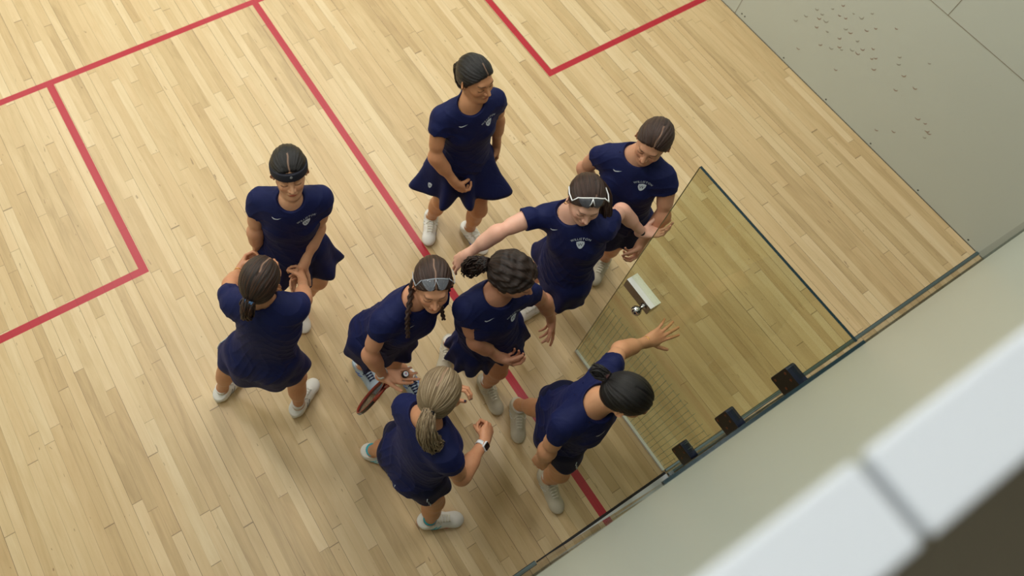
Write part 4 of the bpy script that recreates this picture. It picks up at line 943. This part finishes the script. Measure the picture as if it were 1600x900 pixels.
# ------------------------------------------------------------------ the nine players
SK = dict(p1=s2l(196, 144, 106), p2=s2l(208, 160, 126), p3=s2l(198, 146, 112), p4=s2l(206, 156, 126), p5=s2l(226, 180, 158), p6=s2l(210, 156, 124), p7=s2l(196, 144, 116), p8=s2l(204, 150, 114), p9=s2l(212, 160, 122))
BR = dict(p1=(.02, .012, .01), p2=(.03, .018, .014), p3=(.03, .02, .015), p4=(.09, .05, .035), p5=(.12, .07, .05), p6=(.07, .035, .025), p7=(.03, .018, .014), p8=(.15, .09, .05), p9=(.02, .012, .01))
OPT = {
 'p1': dict(neckup=.012, dy=.02, hp=(0, -4, 0), hair='hair_black', part=.012, partend=.02, tie=(-.100, .0, .005), tail=[(-.135, .0, -.04), (-.13, .01, -.12), (-.12, .02, -.20)], tailr=(.022, .026, .024, .010), waves=7, amp=.040, flare=.065, skirt=.27,
      hand_r=dict(curl=(.55, .6, .6, .6), thumb=.8, n=(.6, .5, .3)), hand_l=dict(curl=(.4, .45, .5, .5), thumb=.4), hem=-.10),
 'p2': dict(neckup=.03, dy=.035, hp=(0, -12, 0), hair='hair_black', part=.0, partend=.0, tie=(-.098, .0, .0), tail=[(-.135, .03, -.01), (-.15, .05, -.06)], tailr=(.02, .022, .008), waves=9, amp=.022, flare=.04,
      hand_l=dict(curl=(.2, .2, .25, .3), thumb=.3, spread=.5, n=(.4, -.4, .6)), hand_r=dict(curl=(.4, .4, .4, .4), thumb=.4), hem=-.06),
 'p3': dict(hp=(-7, 0, 0), hair='hair_high', part=-.01, partend=-.02, tie=(-.105, .0, .01), tail=[(-.135, .0, -.005), (-.15, .0, -.05), (-.13, .0, -.085)], tailr=(.026, .036, .034, .016), bun=1, tiemat='blue_elastic', waves=5, amp=.008, flare=.008, skirt=.27,
      hand_l=dict(curl=(.55, .6, .6, .6), thumb=.7), hand_r=dict(curl=(.55, .6, .62, .62), thumb=.7), hem=-.17, piping=(80,)),
 'p4': dict(neckr=1.06, hp=(0, 8, 0), hair='hair_brown', part=.012, partend=-.03, tie=(-.100, .0, .01), tail=[(-.118, .0, -.03), (-.11, .01, -.09)], tailr=(.024, .028, .014), waves=8, amp=.02, flare=.04,
      hand_l=dict(curl=(.5, .55, .6, .6), thumb=.75, n=(-.7, .4, .1)), hand_r=dict(curl=(.4, .4, .4, .4)), hem=-.10),
 'p5': dict(neckr=1.0, dy=.008, hp=(0, 4, 0), hair='hair_brown', part=.018, partend=.03, tie=(-.095, .01, .03), tail=[(-.11, .06, -.02), (-.05, .115, -.07), (.03, .125, -.15), (.06, .11, -.22)], tailr=(.026, .028, .032, .03, .014), tailwave=.004, waves=8, amp=.014, flare=.025, skirt=.22,
      hand_r=dict(curl=(.16, .2, .26, .32), thumb=.45, n=(.0, .1, -1), spread=.3), hand_l=dict(curl=(.22, .28, .34, .4), thumb=.4, n=(.0, .3, 1), spread=.5, dir=(.85, -.45, .12)), hem=-.14, neck=.004),
 'p6': dict(hp=(0, -6, 0), hair='hair_brown', part=.0, partend=-.06, waves=8, amp=.012, flare=.02, skirt=.22,
      hand_r=dict(curl=(.30, .10, .14, .16), thumb=.15, n=(0, -.1, 1), spread=.45, dir=(.8, -.52, -.02)), hand_l=dict(curl=(.3, .3, .3, .3)), hem=-.13),
 'p7': dict(neckr=1.14, hp=(0, 12, 0), hair='hair_curly', curl=1, hairvol=.010, part=.0, partend=.06, tie=(-.115, -.02, .0), tail=[(-.145, -.03, -.03), (-.165, -.04, -.09), (-.16, -.05, -.15)], tailr=(.028, .034, .038, .018), tailwave=.012, tailn=80, waves=13, amp=.016, flare=.035, skirt=.20,
      hand_r=dict(curl=(.5, .55, .6, .6), thumb=.7, n=(.1, .3, 1)), hand_l=dict(curl=(.10, .3, .34, .38), thumb=.3, n=(-1, .2, 0)), hem=-.12),
 'p8': dict(neckr=1.14, hp=(0, 12, 0), hair='hair_blonde', part=.012, partend=-.05, tie=(-.108, .0, .035), tail=[(-.15, -.01, .02), (-.175, -.03, -.03), (-.16, -.06, -.10), (-.12, -.09, -.14)], tailr=(.024, .034, .042, .044, .026), tailn=110, strandw=.8, waves=5, amp=.008, flare=.01, skirt=.175,
      hand_r=dict(curl=(.85, .9, .92, .92), thumb=.85, n=(-.55, .35, -.5)), hand_l=dict(curl=(.5, .55, .6, .6), thumb=.5, n=(.3, -.9, 0), dir=(.6, -.1, .6)), nail=(.012, .01, .03), hem=-.13, piping=(200, 250), skirtmat='dark_navy_fabric'),
 'p9': dict(neckr=1.14, hp=(0, 18, 0), hair='hair_black', part=.0, partend=.07, tie=(-.108, .02, .02), tail=[(-.15, .03, .01), (-.18, .035, -.01)], tailr=(.022, .034, .018), tiemat='brown_elastic', waves=5, amp=.006, flare=.01, skirt=.195,
      hand_l=dict(curl=(.06, .06, .08, .12), thumb=.0, n=(.45, .35, -.8), spread=.75), hand_r=dict(curl=(.6, .6, .6, .6), thumb=.7), hem=-.09, piping=(290,), skirtmat='dark_navy_fabric', heel_l=.12),
}
LAB = {
 'p1': 'person farthest up the court, black ponytail, flared navy skirt and blue-soled white shoes',
 'p2': 'person in a wide black headband facing forward, both hands held by a teammate',
 'p3': "person seen from behind with dark bun and blue hair tie, gripping a teammate's hands",
 'p4': 'person with smooth brown hair looking down, beyond the top corner of the glass door',
 'p5': 'person with white sports glasses on brown hair, both pale arms stretched out sideways',
 'p6': 'person bending forward with clear goggles on parted hair, braids and white wristband',
 'p7': 'person with thick curly dark hair in the middle of the huddle, hands hanging open',
 'p8': 'person with streaky blonde ponytail and white smartwatch, back turned, one fist raised',
 'p9': 'person with black hair reaching one arm towards the open glass door',
}
SHOES = dict(p1=('shoe_white', 'sole_blue', 'lace_cream', 'sock_white', 'stripe_white'), p2=('shoe_white', 'sole_coral', 'lace_white', 'sock_white', 'stripe_white'), p3=('shoe_white', 'sole_white', 'lace_white', 'sock_white', 'stripe_grey'),
 p4=('shoe_cream', 'sole_white', 'lace_cream', 'sock_white', 'stripe_white'), p5=('shoe_white', 'sole_white', 'lace_white', 'sock_white', 'stripe_white'), p6=('shoe_ice', 'sole_white', 'lace_navy', 'sock_white', 'stripe_blue'),
 p7=('shoe_cream', 'sole_cream', 'lace_cream', 'sock_white', 'stripe_white'), p8=('shoe_white', 'sole_red', 'lace_cream', 'teal', 'teal'), p9=('shoe_cream', 'sole_cream', 'lace_cream', 'sock_white', 'stripe_white'))
DECALS = dict(p1='scw', p2='scw', p4='scw', p5='scw', p6='s', p7='scw', p9='s')
def band(pr, sd, t, r, w, mat, name, fl=.8, lift=0.):
    """cuff round a forearm: t = distance up from the wrist"""
    W, E = pr.J['W' + sd], pr.J['E' + sd]; a = nrm(E - W); m = MB(); ho = pr.o.get('hand_' + sd, {}); n = V(ho.get('n', pr.cl)); n = nrm(n - a * (n @ a))
    m2 = 14; vs = []
    prof = [(-w / 2, 0), (-w / 2, .0022), (w / 2, .0022), (w / 2, 0)] if w > .004 else [(-w / 2, 0), (-w / 2, w), (w / 2, w), (w / 2, 0)]
    u = np.cross(a, n); K = 28; 
    for h, dr in prof:
        for i in range(K):
            q = 2 * math.pi * i / K; vs.append(W + a * (t + h) + (r + dr) * (math.cos(q) * n * fl + math.sin(q) * u))
    P = len(prof); m.add(vs, [(p * K + i, p * K + (i + 1) % K, ((p + 1) % P) * K + (i + 1) % K, ((p + 1) % P) * K + i) for p in range(P) for i in range(K)])
    return m.build(name, MT[mat], pr.root, True), a, n, u
def necklace(pr, mat='gold', pend=True):
    N, m, pts = pr.J['N'], MB(), []
    for i in range(25):
        t = math.pi * (i / 24 - .5) * 1.1; P = N + pr.cl * .062 * math.sin(t) + pr.cu * (.035 - .085 * max(0, math.cos(t)) ** 1.4) + pr.cf * .22
        for _ in range(40): P = P - pr.cf * float(np.clip(pr.S(P[None].astype(f32))[0] - .001, -.01, .05)) * .8
        pts.append(P)
    m.tube(pts, .0014, 5); o = m.build('necklace', MT[mat], pr.root, True)
    if pend: k = MB(); k.lathe(pts[12] - pr.cf * -.001, pr.cf, [(0, .004), (.002, .005), (.003, .003)], 10); k.build('pendant', MT[mat], o, True)
def earring(pr, q, hoop=False):
    m = MB(); c = pr.hp(.002, q * .082, -.030)
    if hoop: m.ring(c - pr.hu * .008, pr.hf, .009, .0018)
    else: m.lathe(c, pr.hl * q, [(0, .003), (.003, .003), (.004, .001)], 8)
    m.build('earring', MT['gold' if hoop else 'silver'], pr.root, True)
def eyewear(pr, name, label, frame, lens, up=.0, temple=None, thick=.0032):
    """glasses pushed up onto the hair; up = extra tilt back"""
    e = empty(name, pr.J['H']); tag(e, label, 'glasses'); o = V(pr.J['H']); h = pr.hp
    def surf(lat, el):      # point on the hair by side offset and elevation angle
        a = math.radians(el); d = nrm(pr.hf * math.cos(a) + pr.hu * math.sin(a)); P = h(-.01, lat, .036) + d * .16
        for _ in range(40): P = P - d * float(np.clip(pr.hairS(P[None].astype(f32))[0] - .0045, -.01, .04)) * .8
        return P
    E = 52 + up
    xs = [-.066 + .132 * i / 12 for i in range(13)]
    def at(x, el): return surf(x * .9, el) + pr.hf * .012 * (1 - (x / .066) ** 2) * .3 + pr.hu * .006
    top = [at(x, E + 3 - 6 * (abs(x) / .066) ** 2) for x in xs]
    m = MB(); m.tube([p - o for p in top], thick, 6)
    for q in (-1, 1):   # nose arms
        m.tube([at(0, E + 2) - o, at(q * .006, E - 8) + pr.hf * .004 - o, at(q * .013, E - 18) - o], thick * .75, 6)
    m.build('frame', MT[frame], e, True)
    for q in (-1, 1):
        vs = []; K = 9; fs = []
        for i in range(K):
            t = i / (K - 1); x = q * (.009 + .055 * t); hgt = 27 * math.sin(math.pi * min(1, .18 + .80 * t)) ** .6
            a_, b_ = at(x, E + 2 - 6 * (abs(x) / .066) ** 2), at(x, E - 2 - hgt)
            for k in range(4): vs.append(lerp(a_, b_, k / 3) - o)
            fs += [(i * 4 + k, i * 4 + k + 1, i * 4 + k + 5, i * 4 + k + 4) for k in range(3)] if i < K - 1 else []
        m = MB(); m.add(vs, fs); ln = m.build('lens', MT[lens], e, True); sm = ln.modifiers.new('t', 'SOLIDIFY'); sm.thickness = .002
        pts = [at(q * .066, E - 2) - o]
        for f_, l_, u_ in ((.045, .088, .078), (.0, .094, .062), (-.04, .09, .05)):
            d = h(f_, q * (l_ - .004), u_); pts.append(d - o)
        m = MB(); m.tube(pts, thick, 6); m.build('temple', MT[temple or frame], e, True)
    return e
PR = {}
for k in POSES:
    o = OPT[k]; o['skin'] = SK[k][:3]; o['brow'] = BR[k]; o['seed'] = int(k[1]) * 7
    pr = Person(POSES[k], o['hp'], o); PR[k] = pr; pr.body(); tag(pr.root, LAB[k], 'person', 'squash players huddled on the court')
    pr.hair(); pr.shirt(); pr.skirt(); add_shoes(pr, SHOES[k])
    dk = DECALS.get(k, '')
    if 's' in dk: dy = o.get('dy', 0.); pr.decal(swoosh(), -.068, -.048 + dy, .046, 'swoosh_mark', MT['white_print'], .12)
    if 'c' in dk:
        pr.decal(shield(), .072, -.088 + dy, .036, 'crest', MT['white_print'])
        vs, fs, w = glyph('W'); pr.decal([([(x - w / 2, y - .35) for x, y in vs], fs)], .072, -.086 + dy, .022, 'crest_letter', MT['navy_print']).location = tuple(pr.cf * .0012)
    if 'w' in dk: pr.decal(text_arc('WILLISTON'), .072, -.062 + dy, .0165, 'lettering', MT['white_print'])
for k, pr in PR.items():
    if k == 'p1': earring(pr, -1); earring(pr, 1); necklace(pr); band(pr, 'l', .012, .0245, .003, 'silver', 'bracelet')
    if k == 'p3': earring(pr, -1, True); earring(pr, 1, True); band(pr, 'l', .05, .027, .003, 'gold', 'bracelet')
    if k == 'p4': band(pr, 'l', .014, .0262, .010, 'black_elastic', 'fitness_band')
    if k == 'p5':
        earring(pr, -1, True); earring(pr, 1, True); necklace(pr); band(pr, 'r', .004, .0265, .004, 'grey_cord', 'bracelet')
        b, a, n, u = band(pr, 'l', .016, .0265, .013, 'black_elastic', 'fitness_band')
    if k == 'p6': band(pr, 'r', .030, .0275, .017, 'wristband_white', 'wristband'); band(pr, 'r', .002, .0245, .003, 'gold', 'bracelet')
    if k == 'p8':
        b, a, n, u = band(pr, 'r', .034, .0285, .020, 'white_plastic', 'smartwatch'); W = pr.J['Wr']; c = W + a * .034 - n * .026
        Rm_ = np.stack([a, u, -n], 1); m = MB(); m.rbox((-.019, -.016, -.003), (.019, .016, .006), .005); v = np.array(m.v) @ Rm_.T + c; m.v = [tuple(x) for x in v]; m.build('watch_case', MT['white_plastic'], b, bevel=.001)
        m = MB(); m.rbox((-.0165, -.0135, .006), (.0165, .0135, .0085), .004); v = np.array(m.v) @ Rm_.T + c; m.v = [tuple(x) for x in v]; m.build('watch_screen', MT['black_plastic'], b)
        band(pr, 'r', .010, .0250, .003, 'gold', 'bracelet'); band(pr, 'r', .016, .0255, .003, 'gold', 'bracelet')
    if k == 'p9': band(pr, 'l', .020, .0262, .003, 'gold', 'bracelet')
    if k == 'p2':
        S = Sdf(); A = pr.HR; h = pr.hp
        S.ell(h(-.010, 0, .036), A, (.1075, .0885, .097), .02); S.ell(h(-.045, 0, -.02), A, (.058, .068, .06), .04)
        nn = nrm(pr.hu * .92 - pr.hf * -.38); c0 = h(.055, 0, .062)
        nn = nrm(pr.hu * .94 - pr.hf * .34 + pr.hf * .16); c0 = h(.085, 0, .052); S.plane(c0 + nn * .020, nn, .004); S.plane(c0 - nn * .020, -nn, .004)
        v, q = extract(S, .003); hb = mesh_np('headband', v, q, MT['headband_cloth'], pr.root)
        P = h(.16, .006, .075); d = nrm(h(-.01, 0, .04) - P)
        for _ in range(40): P = P + d * float(np.clip(S(P[None].astype(f32))[0] - .0005, -.01, .05)) * .8
        m = MB(); m.lathe(P, -d, [(0, .0065), (.001, .0065), (.0012, .004)], 14); m.build('emblem', MT['stripe_grey'], hb, True)
    if k == 'p6':
        for q in (-1, 1):   # braids
            m = MB(); st = []; e0 = pr.hp(-.022, q * .086, -.05); base = [pr.hp(-.03, q * .074, .0), e0, pr.J['N'] + pr.cl * q * .090 + pr.cf * .075 + pr.cu * .03, pr.J['N'] + pr.cl * q * .100 + pr.cf * .13 - pr.cu * .05]
            for s3 in range(3):
                pts = []; rs = []
                for i in range(40):
                    t = i / 39 * 3; j = min(int(t), 2); p = lerp(base[j], base[j + 1], t - j)
                    for _ in range(4):
                        g0 = pr.shS.grad(p[None].astype(f32))[0]; p = p + g0 * float(max(0, .013 - pr.shS(p[None].astype(f32))[0]))
                    a = i / 39 * 26 + s3 * 2.094; w = .011 * (1 - .4 * i / 39)
                    pts.append(p + pr.cl * math.sin(a) * w + pr.cf * math.sin(2 * a) * w * .55); rs.append(.0095 * (1 - .45 * i / 39))
                m.tube(pts, rs, 8); st += [(s3 * 5 + j_ * .8, j_, i_ * 2.) for i_ in range(40) for j_ in range(8)]
            ob = m.build('braid', MT['hair_brown'], pr.root, True); at = ob.data.attributes.new('strand', 'FLOAT_VECTOR', 'POINT'); at.data.foreach_set('vector', np.asarray(st, f32).ravel())
# club crest on the flared skirt
pr = PR['p1']; sk = pr.skv; NA = sk.shape[1]; k0, i0 = 92., 11.5
def on_skirt(x, y, lift=.003):
    i = min(max(i0 - y / .017, 0), 15.99); k = k0 - x / .015; i1, k1 = int(i), int(math.floor(k)); u, w = i - i1, k - k1
    P = lerp(lerp(sk[i1, k1 % NA], sk[i1 + 1, k1 % NA], u), lerp(sk[i1, (k1 + 1) % NA], sk[i1 + 1, (k1 + 1) % NA], u), w); c = sk[i1].mean(0); return P + nrm(P - c) * lift
m = MB()
for vs, fs in shield(): m.add([on_skirt(x * .034, y * .034) for x, y in vs], fs)
cr = m.build('crest', MT['white_print'], pr.skirtobj)
vs, fs, w_ = glyph('W'); m = MB(); m.add([on_skirt((x - w_ / 2) * .022, (y - .35) * .022, .0042) for x, y in vs], fs); m.build('crest_letter', MT['navy_print'], cr)
# origins at the feet
def rebase(root, off):
    T = Matrix.Translation(-Vector(off)); done = set()
    def rec(o):
        if o.type == 'MESH' and o.data.name not in done: o.data.transform(T); done.add(o.data.name)
        for c in o.children: rec(c)
    rec(root); root.location = off
for k, pr in PR.items(): rebase(pr.root, (float(pr.J['P'][0]), float(pr.J['P'][1]), 0.))
if 'p5' in PR: eyewear(PR['p5'], 'sports_glasses', 'white half-rim sports glasses with smoke lenses pushed up on brown hair', 'white_plastic', 'smoke_lens')
if 'p6' in PR: eyewear(PR['p6'], 'safety_goggles', 'clear squash goggles with orange tipped temples pushed up on parted hair', 'lens_frame_clear', 'clear_lens', 4, None, .0022)

# ------------------------------------------------------------------ racket
def racket(butt, tip):
    e = empty('squash_racket', tuple(butt)); tag(e, 'dark red and black squash racket hanging edge-on from a white-wristbanded hand', 'racket')
    a = nrm(tip - butt); view = nrm((butt + tip) / 2 - CAM); n = nrm(np.cross(a, view)); w = np.cross(n, a)
    n, w = nrm(n * .93 + w * .36), nrm(w * .93 - n * .36)
    m = MB(); m.lathe((0, 0, 0), a, [(0, .0165), (.012, .0165), (.02, .0145), (.17, .0135), (.18, .011)], 16); gr = m.build('grip', MT['grip_black'], e, True)
    m = MB(); m.lathe(-a * .002, a, [(0, .0125), (.002, .0135)], 20); cp = m.build('butt_cap', MT['cap_white'], gr)
    for s_, mt in ((1, 'logo_red'), (-1, 'logo_blue')):
        m = MB(); z = -a * .0026; m.add([z + w * (.001 * s_) + n * .006, z + w * (.007 * s_) - n * .005, z + w * (.001 * s_) - n * .004], [(0, 1, 2) if s_ > 0 else (2, 1, 0)]); m.build('cap_mark', MT[mt], cp)
    m = MB(); m.tube([a * .18, a * .30], .008, 10); 
    c = a * .515; RX, RY = .17, .105
    fr = []
    for i in range(41):
        t = 2 * math.pi * i / 40; fr.append(c + a * RX * -math.cos(t) + w * RY * math.sin(t) * (1 + .08 * math.cos(t)))
    m.build('shaft', MT['racket_red'], e, True)
    m = MB(); m.tube([a * .29, a * .33 + w * .035, a * .375 + w * .062], .007, 8); m.tube([a * .29, a * .33 - w * .035, a * .375 - w * .062], .007, 8); m.build('throat', MT['racket_red'], e, True)
    m = MB()      # rim with a flat, deeper section
    vs = []; K = 8
    for i in range(40):
        t = 2 * math.pi * i / 40; p = fr[i]; o = nrm(p - c)
        for j in range(K):
            b = 2 * math.pi * j / K; vs.append(p + o * .0055 * math.cos(b) + n * .0105 * math.sin(b))
    m.add(vs, [(i * K + j, ((i + 1) % 40) * K + j, ((i + 1) % 40) * K + (j + 1) % K, i * K + (j + 1) % K) for i in range(40) for j in range(K)], 0)
    for f_i, f_ in enumerate(m.f): m.mi[f_i] = 0 if (f_i % K) in (0, 7) else 1
    hd_ = m.build('head', [MT['racket_black'], MT['racket_red']], e, True)
    m = MB()
    for i in range(-7, 8):
        x = i * .0135; l = RX * math.sqrt(max(0, 1 - (x / RY) ** 2)) * .97; m.tube([c + w * x - a * l, c + w * x + a * l], .0007, 4)
    for i in range(-9, 10):
        y = i * .0175; l = RY * math.sqrt(max(0, 1 - (y / RX) ** 2)) * .97; m.tube([c + a * y - w * l, c + a * y + w * l], .0007, 4)
    m.build('strings', MT['racket_string'], e, True)
    # maker's lettering along the outside of the rim on both sides
    for sgn in (-1, 1):
        m = MB(); x = .06
        for ch in 'TECNIFIBRE':
            vs, fs, wd = glyph(ch); sz = .021; P = []
            for px, py in vs:
                s_ = x + px * sz; t = 1.1 + s_ / .17 * 1.0; q = c + a * RX * -math.cos(t) + w * sgn * RY * math.sin(t) * (1 + .08 * math.cos(t)); o = nrm(q - c); P.append(q + o * .0066 + n * (py * sz - .0075) * -sgn)
            m.add(P, fs); x += (wd + .1) * sz
        m.build('lettering', MT['cap_white'], hd_)
CAM = V(-1.55055, 0.04916, 4.82719)
bt = V(-.712, 1.022, .892); racket(bt, bt + nrm(V(-.8773, 1.168, .2082) - V(-.7186, 1.0273, .86)) * .685)

# ------------------------------------------------------------------ camera
cam = bpy.data.cameras.new('camera'); co = bpy.data.objects.new('camera', cam); COL.objects.link(co)
Rw = np.array([[0.849115, -0.524943, 0.058633], [-0.433236, -0.755644, -0.491232], [0.302175, 0.391711, -0.869053]])
M = Matrix(((Rw[0][0], -Rw[1][0], -Rw[2][0], CAM[0]), (Rw[0][1], -Rw[1][1], -Rw[2][1], CAM[1]), (Rw[0][2], -Rw[1][2], -Rw[2][2], CAM[2]), (0, 0, 0, 1)))
co.matrix_world = M
cam.sensor_width = 36.; cam.lens = 1312.147 / 1600 * 36; cam.shift_x = 0.097658; cam.shift_y = -0.084979; cam.clip_start = .02
cam.dof.use_dof = True; cam.dof.focus_distance = 3.9; cam.dof.aperture_fstop = cam.lens / 1000 / .013
SC.camera = co
SC.view_settings.view_transform = 'Standard'; SC.view_settings.look = 'None'; SC.view_settings.exposure = 0.; SC.view_settings.gamma = 1.; SC.view_settings.use_curve_mapping = False
